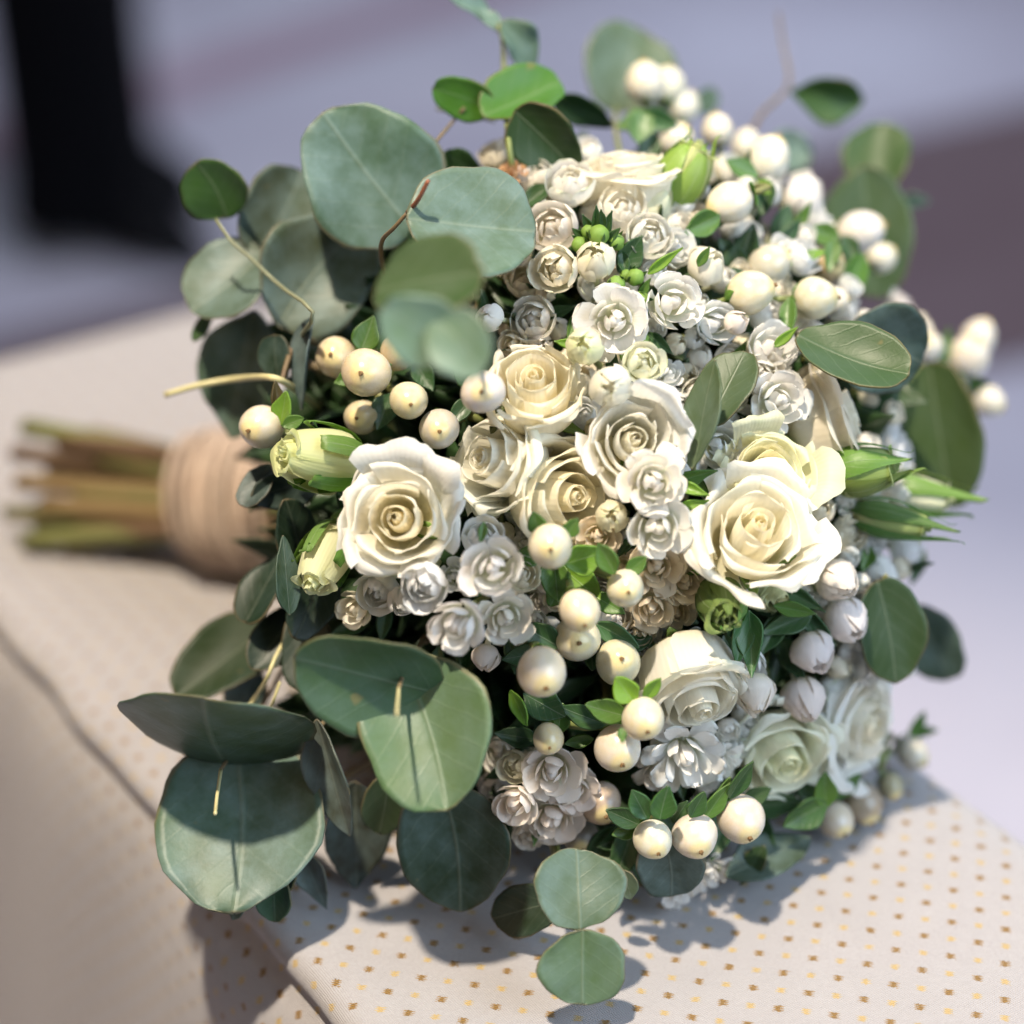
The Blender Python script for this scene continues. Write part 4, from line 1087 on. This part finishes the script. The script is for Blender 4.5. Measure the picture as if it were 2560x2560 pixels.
rose_bud('pale green bud hanging at left under the open white rose', 812, 1392, 165, 135, (-0.30, -0.70, 0.65), 18, (0.76, 0.78, 0.54), 0.50, 5, (0.10, 0.19, 0.04), 0.55, 0.30)
rose_bud('green pointed bud wrapped in sepals, uppermost of the three pointing right', 2155, 1174, 175, 132, (0.95, 0.14, 0.28), 14, (0.30, 0.42, 0.12), 0.92, 7, (0.12, 0.21, 0.035), 1.22, 0.60)
rose_bud('green bud showing white petals, middle of the three pointing right', 2288, 1236, 180, 116, (0.96, -0.16, 0.20), 0, (0.82, 0.82, 0.62), 0.72, 9, (0.11, 0.20, 0.04), 1.25, 0.50)
rose_bud('slim dark green bud with curled sepal tips, lowest of the three pointing right', 2225, 1298, 200, 100, (0.96, -0.22, 0.25), 8, (0.40, 0.50, 0.18), 0.90, 10, (0.07, 0.145, 0.03), 1.2, 0.55)
rose_bud('yellow-green bud with folded sepals at the top beside the upper berries', 1705, 440, 185, 130, (0.45, 0.85, 0.20), 6, (0.62, 0.66, 0.30), 0.80, 11, (0.19, 0.29, 0.06), 1.0, 0.66)
rose_bud('round dark green bud pressed against the underside of the open ivory rose', 1805, 1508, 120, 124, (0.05, -0.35, 0.93), 14, (0.16, 0.26, 0.06), 0.92, 13, (0.075, 0.15, 0.03), 1.0, 0.75)

# ================================================================== berries
berry_sprig('topmost blurred cluster of four ivory berries at the head of the bouquet', [
    (1613, 209, 53, (-0.1, .95, .15), -14), (1666, 218, 49, (.2, .95, 0), -26), (1708, 270, 43, (.5, .8, 0), -28), (1688, 352, 46, (.5, .5, .4), -22)],
    [(1588, 310, 100, 66, 200, 0, 20, -14, GL), (1597, 322, 90, 80, 260, 10, -10, -8, (0.10, 0.19, 0.06)), (1650, 300, 100, 62, -15, 0, 20, -10, (0.05, 0.14, 0.05)), (1620, 375, 90, 60, 250, 0, 0, -18, DG)])
berry_sprig('cluster of ivory berries at upper right, two large ones in front', [
    (1793, 328, 43, (-.1, .95, .1), -14), (1866, 366, 41, (.1, .9, -.1), -26), (1917, 403, 60, (.42, .85, .15), 4), (1826, 507, 56, (-.75, -.35, .25), 8, IVORY, 1.05)],
    [(1850, 425, 95, 60, 160, 10, 20, 4, (0.10, 0.20, 0.05)), (1915, 470, 60, 40, -30, 0, 0, 6, BG), (1915, 498, 95, 55, 262, 0, 20, 2, DG), (1750, 560, 110, 72, 205, 10, -20, 6, GL), (1790, 545, 80, 60, 250, 0, 0, 2, DG)])
berry_sprig('pair of ivory berries right of the white blooms, the rear one greyed as in shade', [
    (1922, 664, 57, (.7, .45, .2), -6, (0.66, 0.64, 0.52)), (1874, 732, 57, (.9, .25, .25), 8, (0.82, 0.77, 0.56), 1.08)],  # rear berry's ivory is greyed to stand for shade
    [(1830, 640, 110, 60, 130, 0, 0, -10, DG), (1950, 560, 110, 62, 70, -10, 20, -8, (0.06, 0.12, 0.05)), (1820, 700, 90, 50, 210, 0, 0, -8, DG)])
berry_sprig('ivory berries at the right with a shiny one pointing right', [
    (2149, 580, 56, (.92, .25, .15), 0, IVORY, 1.08), (2036, 745, 55, (.95, 0, .25), 8, (0.82, 0.76, 0.56)), (2202, 645, 39, (.6, .4, .2), -18), (2066, 660, 50, (.3, -.1, .8), -10, (0.70, 0.56, 0.34)), (2085, 752, 36, (.9, .1, .1), -6)],
    [(2055, 588, 85, 62, 165, 0, 10, 2, GL), (2010, 650, 120, 34, 205, 10, 30, 2, BG), (2078, 640, 90, 45, 260, 0, 0, 2, GL), (2130, 690, 120, 74, 245, -10, -20, -8, (0.09, 0.20, 0.03)), (1972, 800, 120, 48, 268, 10, 20, 4, GL), (2125, 625, 80, 50, 290, 0, 0, -4, DG)])
berry_sprig('blurred ivory berry cluster sticking out at the far right edge', [
    (2322, 868, 38, (-.2, .3, .6), -24), (2420, 892, 53, (.2, .5, .4), -30), (2445, 846, 47, (.4, .8, 0), -42), (2472, 1003, 39, (.5, -.3, .3), -34)],
    [(2358, 868, 100, 40, 85, 0, 30, -28, GL), (2450, 962, 80, 36, -20, 0, 20, -34, GL), (2390, 935, 70, 45, 240, 0, 0, -30, BG)])
berry_sprig('cluster of creamy berries at upper left under the pale near leaves', [
    (840, 893, 52, (-.15, .05, 1), 8, (0.80, 0.70, 0.46)), (915, 931, 63, (-.12, -.1, 1), 24, (0.82, 0.72, 0.48)), (1022, 1001, 49, (.15, -.25, 1), 20, (0.82, 0.73, 0.50)), (995, 880, 48, (.2, .1, 1), 6, (0.72, 0.58, 0.38)), (905, 1043, 46, (-.2, -.1, 1), 4, (0.70, 0.62, 0.40))],
    [(918, 838, 95, 75, 70, -10, 0, 8, (0.06, 0.13, 0.02)), (960, 1030, 100, 70, 250, 0, 0, 2, DG), (860, 950, 50, 40, 200, 0, 0, 12, GL), (1060, 940, 90, 60, 300, 0, 0, 0, DG)])
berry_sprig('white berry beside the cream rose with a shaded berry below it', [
    (1208, 980, 56, (-.05, -.05, 1), 26, (0.84, 0.80, 0.72)), (1098, 1072, 54, (.05, -.15, 1), 12, (0.70, 0.67, 0.56))],  # shade on the lower berry is put into its darker colour
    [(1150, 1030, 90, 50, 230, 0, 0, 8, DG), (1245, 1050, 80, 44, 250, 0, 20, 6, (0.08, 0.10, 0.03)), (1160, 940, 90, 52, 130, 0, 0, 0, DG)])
berry_sprig('single leftmost ivory berry hanging in front of the twine', [
    (654, 1067, 58, (-.42, -.20, .9), 32, (0.80, 0.77, 0.60))],
    [(712, 1020, 90, 60, 75, 10, -20, 28, BG), (735, 1055, 60, 40, 20, 0, 0, 26, GL), (690, 990, 75, 38, 100, 0, 30, 30, (0.08, 0.06, 0.02))])
berry_sprig('two ivory berries framed by fresh green leaves left of the tan blooms', [
    (1376, 1366, 58, (0, -.12, 1), 26, (0.84, 0.79, 0.62)), (1563, 1471, 48, (.1, -.15, 1), 18, (0.84, 0.78, 0.60))],
    [(1340, 1306, 62, 50, 105, 10, 0, 22, GL), (1430, 1318, 58, 44, 60, 10, 0, 22, GL), (1462, 1392, 110, 90, 20, -10, 20, 14, BG), (1518, 1393, 90, 62, 115, 0, -20, 22, GL), (1592, 1412, 66, 46, 40, 0, 0, 18, GL), (1392, 1448, 120, 84, 280, 0, 20, 10, GL), (1455, 1462, 130, 90, 320, 0, 0, 8, BG), (1520, 1510, 100, 50, 330, 0, 0, 6, GL), (1320, 1390, 80, 56, 190, 0, 0, 14, GL)])
berry_sprig('stacked ivory berries left of the nodding white rose, four together', [
    (1449, 1527, 55, (.2, -.55, .8), 26, (0.84, 0.77, 0.56)), (1443, 1597, 61, (.05, -.1, 1), 10, (0.78, 0.73, 0.58)), (1354, 1680, 64, (.15, -.5, .85), 26, (0.84, 0.79, 0.66)), (1545, 1656, 60, (.1, .2, 1), 12, (0.72, 0.68, 0.52))],  # last berry's ivory is dulled to carry shade
    [(1350, 1590, 110, 80, 150, 0, 0, 12, DG), (1545, 1585, 130, 60, -25, 0, 20, 8, (0.05, 0.12, 0.04)), (1400, 1470, 100, 66, 60, 0, 0, 8, GL), (1480, 1640, 80, 50, 270, 0, 0, 4, DG), (1300, 1640, 90, 60, 190, 0, 0, 4, DG)])
berry_sprig('three ivory berries with bright yellow-green leaves, lower middle', [
    (1607, 1797, 57, (.15, -.45, .9), 28, (0.84, 0.80, 0.62)), (1544, 1871, 60, (.15, -.55, .85), 20, (0.83, 0.78, 0.66)), (1371, 1847, 41, (.05, -.4, .9), 20, (0.83, 0.73, 0.48))],
    [(1560, 1722, 88, 72, 125, 10, 0, 26, (0.20, 0.35, 0.03)), (1630, 1717, 70, 42, 55, 10, 20, 24, BG), (1512, 1777, 110, 66, 165, 0, 10, 20, GL), (1362, 1765, 120, 90, 330, 0, -10, 12, DG), (1302, 1770, 100, 46, 300, 0, 30, 14, BG), (1455, 1790, 130, 62, 160, 0, 10, 10, (0.04, 0.10, 0.03)), (1290, 1840, 110, 56, 170, 0, 0, 8, DG), (1445, 1853, 75, 36, 190, 0, 0, 10, GL), (1555, 1840, 42, 24, 275, 20, 0, 40, GL), (1400, 1795, 80, 55, 80, 0, 0, 10, GL)])
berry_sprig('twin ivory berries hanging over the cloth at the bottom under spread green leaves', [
    (1632, 2098, 49, (.2, -.5, .8), 34, (0.84, 0.81, 0.70)), (1737, 2090, 58, (.18, -.5, .82), 34, (0.84, 0.80, 0.68)), (1500, 2008, 56, (.2, -.4, .8), 6, (0.52, 0.42, 0.32)), (1455, 2095, 46, (0, -.4, .8), 4, (0.44, 0.40, 0.36)), (1690, 2110, 40, (0, -.2, .9), 12, (0.7, .66, .56))],  # darkest berry has the shade under the bouquet mixed into its ivory
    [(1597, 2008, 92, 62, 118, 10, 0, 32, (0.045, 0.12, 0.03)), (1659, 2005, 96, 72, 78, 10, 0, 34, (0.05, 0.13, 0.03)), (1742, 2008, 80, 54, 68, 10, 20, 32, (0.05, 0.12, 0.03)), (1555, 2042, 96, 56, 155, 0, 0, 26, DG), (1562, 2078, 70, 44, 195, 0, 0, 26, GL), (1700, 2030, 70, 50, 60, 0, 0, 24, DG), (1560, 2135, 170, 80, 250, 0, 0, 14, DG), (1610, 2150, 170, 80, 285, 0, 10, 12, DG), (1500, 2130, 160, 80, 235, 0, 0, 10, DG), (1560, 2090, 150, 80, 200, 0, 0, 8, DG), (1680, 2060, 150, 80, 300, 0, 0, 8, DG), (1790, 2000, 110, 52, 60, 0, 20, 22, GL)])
berry_sprig('ivory berry right of the twin bottom berries with a curved dark leaf above', [
    (1852, 2046, 60, (.25, -.6, .75), 26, (0.82, 0.77, 0.66))],
    [(1848, 1945, 120, 56, 65, 10, 30, 22, (0.04, 0.10, 0.025)), (1800, 1990, 110, 50, 70, 0, 20, 20, GL), (1890, 1990, 90, 50, 30, 0, 0, 12, DG), (1800, 2080, 150, 70, 250, 0, 0, 8, DG), (1900, 2080, 150, 70, 300, 0, 0, 6, DG), (1940, 2010, 130, 70, 10, 0, 0, 4, DG)])
berry_sprig('ivory berry farthest right along the bottom, with rounded green leaves', [
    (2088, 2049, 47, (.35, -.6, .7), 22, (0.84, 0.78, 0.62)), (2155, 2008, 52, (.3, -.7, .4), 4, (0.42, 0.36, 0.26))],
    [(2010, 2035, 130, 82, 205, 0, -10, 18, (0.04, 0.10, 0.02)), (2062, 1972, 100, 62, 95, 10, 0, 18, (0.06, 0.14, 0.02)), (2118, 1960, 90, 48, 50, 0, 30, 14, (0.06, 0.14, 0.03)), (2020, 1985, 90, 60, 130, 0, 0, 8, DG)])
berry_sprig('blurred greenish berry at the far lower right beside the white rose', [
    (2278, 1882, 42, (.5, -.4, .4), -6, (0.74, 0.72, 0.60)), (2225, 1965, 34, (.3, -.6, .4), -4, (0.45, 0.42, 0.28))],
    [(2290, 1815, 90, 42, 70, 0, 20, -10, GL), (2310, 1826, 70, 30, 10, 0, 20, -12, GL)])

# ================================================================== small white double flowers
flower_sprig('white flower sprig at upper left beside the round eucalyptus pair, one bloom browned', [
    (1426, 465, 64, 'cup', (-.1, .55, .8), 8, WHITE, .8), (1382, 572, 72, 'cup', (-.25, .2, .95), 8, (0.82, 0.77, 0.72), .3), (1300, 440, 48, 'open', (-.3, .8, .5), 2, WHITE, .3), (1278, 432, 34, 'spiky', (-.2, .7, .7), 6, (0.50, 0.28, 0.14), 0), (1345, 450, 50, 'cup', (-.3, .6, .6), 0, WHITE, .5)],
    [(1335, 500, 110, 52, 225, 0, 20, 2, DG), (1340, 540, 70, 26, 240, 0, 0, 6, GL)])
flower_sprig('creamy twin blooms beside a spiky tuft of green buds in the upper middle', [
    (1390, 672, 66, 'cup', (-.3, -.1, .95), 12, (0.84, 0.79, 0.68), .6), (1489, 654, 62, 'closed', (-.05, .35, .9), 14, (0.84, 0.80, 0.68), .9), (1633, 684, 34, 'cup', (0, .3, .9), 2, COOL, .5), (1268, 668, 34, 'open', (-.7, -.2, .5), 0, CREAM, .2), (1300, 640, 36, 'cup', (-.6, .2, .6), 0, WHITE, .2)],
    [(1470, 565, 80, 30, 120, 20, 0, 16, (0.04, 0.10, 0.03)), (1492, 548, 80, 26, 95, 20, 0, 20, (0.04, 0.11, 0.03)), (1518, 560, 80, 28, 70, 20, 0, 18, (0.04, 0.10, 0.03)), (1530, 590, 70, 28, 40, 20, 0, 16, (0.05, 0.11, 0.03)), (1450, 590, 70, 30, 140, 20, 0, 14, (0.05, 0.11, 0.03)), (1575, 630, 110, 70, 60, 0, 20, 8, DG), (1560, 665, 80, 30, 280, 0, 0, 8, DG), (1612, 720, 60, 24, 60, 10, 0, 10, GL), (1505, 545, 60, 20, 100, 30, 0, 22, DG)],
    [(1497, 588, 27, (.0, .6, .8), 18), (1540, 606, 22, (.4, .4, .8), 14), (1450, 612, 22, (-.4, .1, .9), 14), (1540, 712, 24, (.2, -.2, 1), 14), (1588, 693, 23, (.3, .2, .9), 12), (1602, 750, 22, (.4, -.2, .8), 10), (1565, 690, 17, (0, 0, 1), 8), (1470, 580, 18, (-.2, .6, .7), 16)])
flower_sprig('row of white blooms with green-tipped petals slanting down from the top rose', [
    (1554, 527, 64, 'cup', (.1, .4, .85), 6, (0.85, 0.82, 0.76), .3), (1632, 515, 58, 'closed', (.55, .65, .5), 2, (0.82, 0.82, 0.62), 1.0), (1622, 592, 62, 'cup', (.2, .15, .95), 8, WHITE, .8), (1688, 622, 58, 'open', (.45, .2, .85), 4, COOL, .4), (1762, 668, 62, 'closed', (.55, .45, .7), 6, (0.84, 0.81, 0.72), .7), (1692, 565, 46, 'cup', (.5, .5, .6), -2, WHITE, .4), (1800, 700, 40, 'closed', (.6, .3, .6), -4, WHITE, .3)],
    [(1660, 650, 110, 26, 40, 0, 20, 12, BG), (1760, 640, 60, 24, 60, 10, 0, 14, GL), (1700, 700, 90, 36, 240, 0, 0, 0, DG)])
flower_sprig('two large waxy white blooms in the middle of the bouquet, one with brown specks', [
    (1684, 756, 82, 'open', (.2, .05, .97), 12, (0.89, 0.87, 0.85), .05), (1537, 802, 82, 'double', (-.05, -.15, .98), 14, (0.89, 0.86, 0.84), .1), (1640, 820, 30, 'cup', (0, -.4, .9), 0, WHITE, .3)],
    [(1620, 770, 70, 26, 250, 0, 0, 6, GL), (1600, 830, 90, 34, 300, 0, 0, 2, DG), (1650, 860, 90, 32, 320, 0, 0, 2, DG), (1450, 800, 90, 36, 200, 0, 0, -4, DG)], [(1605, 850, 20, (0, -.3, .9), 6)])
flower_sprig('three greenish white buds clustered above the centre rose', [
    (1462, 868, 58, 'closed', (-.15, .1, .98), 18, (0.80, 0.80, 0.58), 1.0), (1526, 966, 64, 'closed', (-.05, -.1, 1), 20, (0.85, 0.83, 0.74), .6), (1606, 908, 56, 'cup', (.15, .05, .98), 16, (0.82, 0.82, 0.68), .9)],
    [(1530, 900, 80, 30, 90, 0, 0, 6, DG), (1420, 860, 80, 28, 170, 0, 0, 8, BG), (1560, 890, 60, 22, 120, 0, 0, 8, BG)])
flower_sprig('shaded white bloom left of the cream rose bud, near the dark gap', [
    (1333, 800, 62, 'cup', (-.25, .1, .95), 2, (0.86, 0.83, 0.80), .4), (1226, 795, 44, 'closed', (-.5, .0, .85), 10, WHITE, .1), (1280, 862, 44, 'open', (-.4, -.1, .9), 0, CREAM, .4)],
    [(1300, 740, 110, 40, 150, 0, 0, -6, DG), (1400, 780, 90, 34, 20, 0, 0, -4, DG), (1430, 820, 90, 24, 250, 0, 0, 0, GL)])
flower_sprig('bluish white blooms right of the waxy pair under the shiny berry', [
    (1787, 808, 66, 'open', (.45, -.1, .85), 4, (0.78, 0.80, 0.83), .05), (1836, 808, 38, 'closed', (.6, .3, .7), 8, (0.84, 0.77, 0.72), 0), (1866, 600, 58, 'open', (.4, .4, .7), -10, (0.78, 0.80, 0.82), .2), (1912, 785, 54, 'cup', (.6, .1, .7), -4, WHITE, .2), (1830, 560, 50, 'cup', (.3, .5, .6), -14, WHITE, .3)],
    [(1880, 840, 100, 36, 230, 0, 0, -8, DG), (1850, 880, 70, 26, 60, 0, 0, 0, GL)])
flower_sprig('tall stack of white blooms left of the pale cream rose', [
    (1928, 872, 78, 'open', (.35, .3, .88), 6, (0.89, 0.87, 0.86), .1), (1950, 1000, 80, 'double', (.3, .0, .95), 10, (0.89, 0.87, 0.86), .2), (1905, 940, 56, 'cup', (.1, .1, 1), 4, WHITE, .2)],
    [(1965, 842, 80, 24, 40, 0, 0, 14, BG), (1890, 1040, 90, 34, 240, 0, 0, -2, DG)])
flower_sprig('cool white bloom tucked below the slim olive leaves', [
    (1795, 1118, 72, 'double', (.15, -.2, .95), 2, (0.80, 0.82, 0.84), .1), (1840, 1060, 50, 'cup', (.3, .1, .9), -4, COOL, .2)],
    [(1730, 1190, 130, 44, 20, 0, 20, 12, GL), (1770, 1230, 100, 40, 300, 0, 0, 6, GL)])
flower_sprig('two bright white blooms one above the other right of the turned cream rose', [
    (1634, 1205, 80, 'double', (.05, .0, 1), 20, (0.86, 0.83, 0.79), 0), (1645, 1320, 78, 'open', (.05, -.25, .97), 18, (0.84, 0.82, 0.78), .1), (1530, 1292, 48, 'closed', (-.1, .1, .98), 12, (0.80, 0.76, 0.60), .9)],
    [(1735, 1225, 90, 30, 340, 10, 0, 16, BG), (1730, 1265, 90, 34, 20, 0, 0, 14, BG), (1560, 1370, 70, 26, 230, 0, 0, 4, DG)])
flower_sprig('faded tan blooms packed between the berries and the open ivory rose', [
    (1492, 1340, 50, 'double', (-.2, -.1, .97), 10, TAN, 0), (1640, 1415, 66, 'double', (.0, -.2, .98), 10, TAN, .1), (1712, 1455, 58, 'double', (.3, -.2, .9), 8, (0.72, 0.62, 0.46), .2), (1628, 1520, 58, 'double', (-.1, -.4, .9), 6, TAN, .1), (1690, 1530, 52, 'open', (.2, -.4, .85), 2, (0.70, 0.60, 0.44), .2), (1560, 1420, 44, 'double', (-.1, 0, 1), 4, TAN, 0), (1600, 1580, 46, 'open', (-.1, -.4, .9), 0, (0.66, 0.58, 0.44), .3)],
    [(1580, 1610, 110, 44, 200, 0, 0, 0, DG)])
flower_sprig('pinkish white blooms under the left rose beside the green-framed berries', [
    (1232, 1420, 80, 'open', (-.1, .0, 1), 26, (0.89, 0.86, 0.85), .02), (1142, 1562, 78, 'open', (-.3, -.35, .9), 30, (0.88, 0.84, 0.83), .02), (1265, 1545, 66, 'double', (.1, -.25, .95), 20, (0.88, 0.83, 0.77), .3), (1303, 1435, 48, 'cup', (.4, .1, .85), 14, CREAM, .6), (1207, 1345, 56, 'cup', (.1, .45, .85), 14, COOL, .1), (1215, 1640, 44, 'closed', (-.1, -.7, .6), 12, (0.85, 0.80, 0.78), .1)],
    [(1205, 1335, 60, 22, 260, 0, 0, 24, GL), (1280, 1640, 90, 36, 280, 0, 0, 0, DG), (1090, 1660, 90, 34, 260, 0, 0, 0, DG)])
flower_sprig('cool white blooms tucked right beneath the left rose', [
    (1062, 1460, 68, 'cup', (-.2, -.35, .9), 24, (0.80, 0.81, 0.84), .1), (950, 1478, 62, 'cup', (-.35, -.4, .85), 16, (0.78, 0.79, 0.78), .3), (888, 1520, 54, 'open', (-.5, -.2, .8), 14, (0.82, 0.78, 0.68), .5), (1135, 1440, 44, 'open', (0, .1, 1), 16, COOL, .1), (1005, 1500, 46, 'closed', (-.2, -.6, .8), 16, COOL, .2)],
    [(870, 1570, 110, 40, 200, 0, 0, 0, DG), (960, 1560, 100, 40, 260, 0, 0, 0, DG)])
flower_sprig('spiky white bloom just below the nodding rose', [
    (1712, 1890, 92, 'spiky', (.1, -.45, .88), 10, (0.89, 0.87, 0.86), .3), (1800, 1905, 50, 'spiky', (.4, -.6, .6), 4, WHITE, .1), (1640, 1930, 50, 'spiky', (-.1, -.6, .8), 4, (0.86, 0.83, 0.82), .2)],
    [(1700, 1960, 90, 34, 280, 0, 0, 0, DG)])
flower_sprig('faded pinkish blooms clumped at the bottom above the pale sage pair', [
    (1380, 1930, 78, 'double', (-.1, -.3, .95), 16, (0.87, 0.79, 0.74), .1), (1290, 2010, 66, 'open', (-.3, -.4, .85), 18, (0.86, 0.78, 0.73), .3), (1378, 2050, 72, 'double', (-.05, -.45, .9), 12, (0.87, 0.79, 0.74), .1), (1440, 1975, 60, 'double', (.15, -.3, .9), 10, (0.82, 0.72, 0.66), .1), (1290, 1915, 44, 'cup', (-.4, -.1, .9), 10, (0.80, 0.78, 0.66), .7), (1320, 2085, 50, 'open', (-.2, -.6, .8), 10, (0.82, 0.75, 0.69), .4)],
    [(1340, 2080, 70, 26, 260, 0, 0, 12, GL), (1250, 1930, 90, 36, 200, 0, 0, 0, DG)])
flower_sprig('three closed pinkish white bells hanging at lower right', [
    (1886, 1725, 66, 'closed', (.10, -.88, .45), 8, (0.85, 0.79, 0.73), .0), (2006, 1740, 72, 'closed', (.20, -.80, .50), 4, (0.85, 0.77, 0.74), .0), (2030, 1622, 66, 'closed', (.30, -.80, .50), 6, (0.83, 0.77, 0.77), .0), (1870, 1655, 56, 'open', (-.1, -.6, .8), 2, COOL, .1)],
    [(1880, 1610, 170, 70, 275, 0, 20, 16, (0.06, 0.15, 0.05)), (1850, 1600, 150, 60, 255, 0, -10, 14, (0.05, 0.13, 0.04)), (1960, 1560, 150, 60, 200, 0, 0, 2, DG), (1985, 1650, 130, 62, 300, 0, 20, -2, DG), (1925, 1590, 120, 60, 240, 0, 0, 0, DG), (1830, 1640, 120, 40, 290, 0, 0, 8, DG), (2075, 1700, 170, 80, 280, 0, 0, -12, DG), (2110, 1660, 170, 80, 250, 0, 0, -14, DG), (2060, 1800, 150, 70, 250, 0, 0, -12, DG), (1950, 1660, 150, 70, 250, 0, 0, -10, DG)])
flower_sprig('two closed white bells side by side on the right under the open ivory rose', [
    (2088, 1447, 70, 'closed', (.55, -.45, .65), 8, (0.86, 0.79, 0.73), 0), (2112, 1545, 72, 'closed', (.45, -.60, .60), 6, (0.85, 0.80, 0.80), 0), (2170, 1500, 44, 'cup', (.7, -.2, .5), -6, COOL, .1)],
    [(2010, 1500, 120, 40, 330, 0, 0, 6, DG), (2040, 1560, 150, 50, 320, 0, 20, 4, DG), (1990, 1525, 110, 40, 350, 0, 0, 8, GL)])
flower_sprig('blurred bluish white blooms along the right rim behind the pointed buds', [
    (2222, 1090, 56, 'open', (.8, .2, .4), -14, (0.82, 0.83, 0.86), .05), (2240, 1150, 54, 'cup', (.8, .1, .4), -16, (0.82, 0.83, 0.86), .05), (2172, 1355, 54, 'open', (.6, -.1, .7), -6, COOL, .1), (2192, 1430, 56, 'closed', (.6, -.4, .5), -4, COOL, .4), (2262, 1366, 72, 'open', (.85, -.1, .4), -20, (0.82, 0.83, 0.86), .05), (2285, 1300, 50, 'open', (.9, 0, .3), -26, (0.82, 0.82, 0.85), 0), (2120, 1330, 50, 'cup', (.5, 0, .8), -6, CREAM, .2), (2180, 985, 50, 'cup', (.7, .3, .5), -14, CREAM, .1)],
    [(2165, 1400, 70, 40, 250, 0, 0, -4, GL), (2290, 1420, 100, 40, 250, 0, 0, -26, DG)])
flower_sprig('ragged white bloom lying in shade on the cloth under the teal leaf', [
    (1692, 2215, 56, 'spiky', (.1, -.5, .8), 14, (0.70, 0.69, 0.68), .1), (1775, 2180, 50, 'spiky', (.3, -.5, .7), 8, (0.72, 0.71, 0.70), .1)], [(1740, 2140, 100, 36, 120, 0, 0, 0, DG)])  # white petals greyed so their colour holds the shade
flower_sprig('plump white bloom standing behind the upper right berries', [
    (1996, 500, 76, 'closed', (.55, .80, .2), -12, (0.86, 0.81, 0.77), .15), (2030, 545, 56, 'cup', (.7, .5, .3), -16, WHITE, .1)],
    [(2005, 545, 100, 30, 60, 0, 0, -2, GL), (1960, 600, 140, 56, 60, 0, 20, -6, (0.05, 0.11, 0.05))])
flower_sprig('thin white petals showing behind the right pair of folded leaves', [
    (2110, 775, 62, 'open', (.6, .55, .5), -14, (0.89, 0.87, 0.86), 0), (2250, 770, 50, 'open', (.8, .4, .3), -24, (0.84, 0.80, 0.80), 0), (2295, 830, 50, 'cup', (.9, .2, .3), -26, CREAM, 0)], [])

# more small white blooms wherever the head would show a gap between the placed ones
def fill_gaps():
    rnd = random.Random(77)
    dark = [(1290, 900, 60), (1240, 720, 70), (1440, 760, 60), (1800, 600, 60), (1900, 560, 60), (1990, 1620, 110), (1850, 1590, 110), (1300, 1730, 160), (1480, 1760, 120), (1500, 1900, 90), (1560, 2050, 200), (1720, 1390, 50)]
    added = 0
    for _ in range(6000):
        x, y = rnd.uniform(1230, 2260), rnd.uniform(380, 2000)
        if ((x - BX) / BA) ** 2 + ((y - BY) / BB) ** 2 > 0.86: continue
        r = rnd.choice((34, 40, 46, 52))
        if any(math.hypot(x - a, y - b) < c for a, b, c in dark): continue
        if any(math.hypot(x - a, y - b) < 0.57 * (r + c) for a, b, c in ITEMS): continue
        best = min(SPRIGS, key=lambda q: min(math.hypot(f[0] - x, f[1] - y) for f in q[1]))
        if min(math.hypot(f[0] - x, f[1] - y) for f in best[1]) > 230: continue
        o = outward(x, y)
        f = (o.dot(CR) + rnd.uniform(-.35, .35), o.dot(CU) + rnd.uniform(-.35, .35), o.dot(CN))
        fo = small_flower(best[0], x, y, r, rnd.choice(('cup', 'closed', 'open', 'closed', 'cup')), f, rnd.uniform(-9, 0), rnd.choice((WHITE, CREAM, COOL, WHITE)), rnd.choice((0, .2, .6, .9)))
        b = fo.matrix_basis @ Vector((0, 0, -1.25))
        tube('stalk', [b, b * 0.6 - o * 0.004, -o * 0.010], 0.0007, 0.0011, M['stem'], best[0], n=7, seg=5)
        added += 1
    print('gap blooms', added)
fill_gaps()
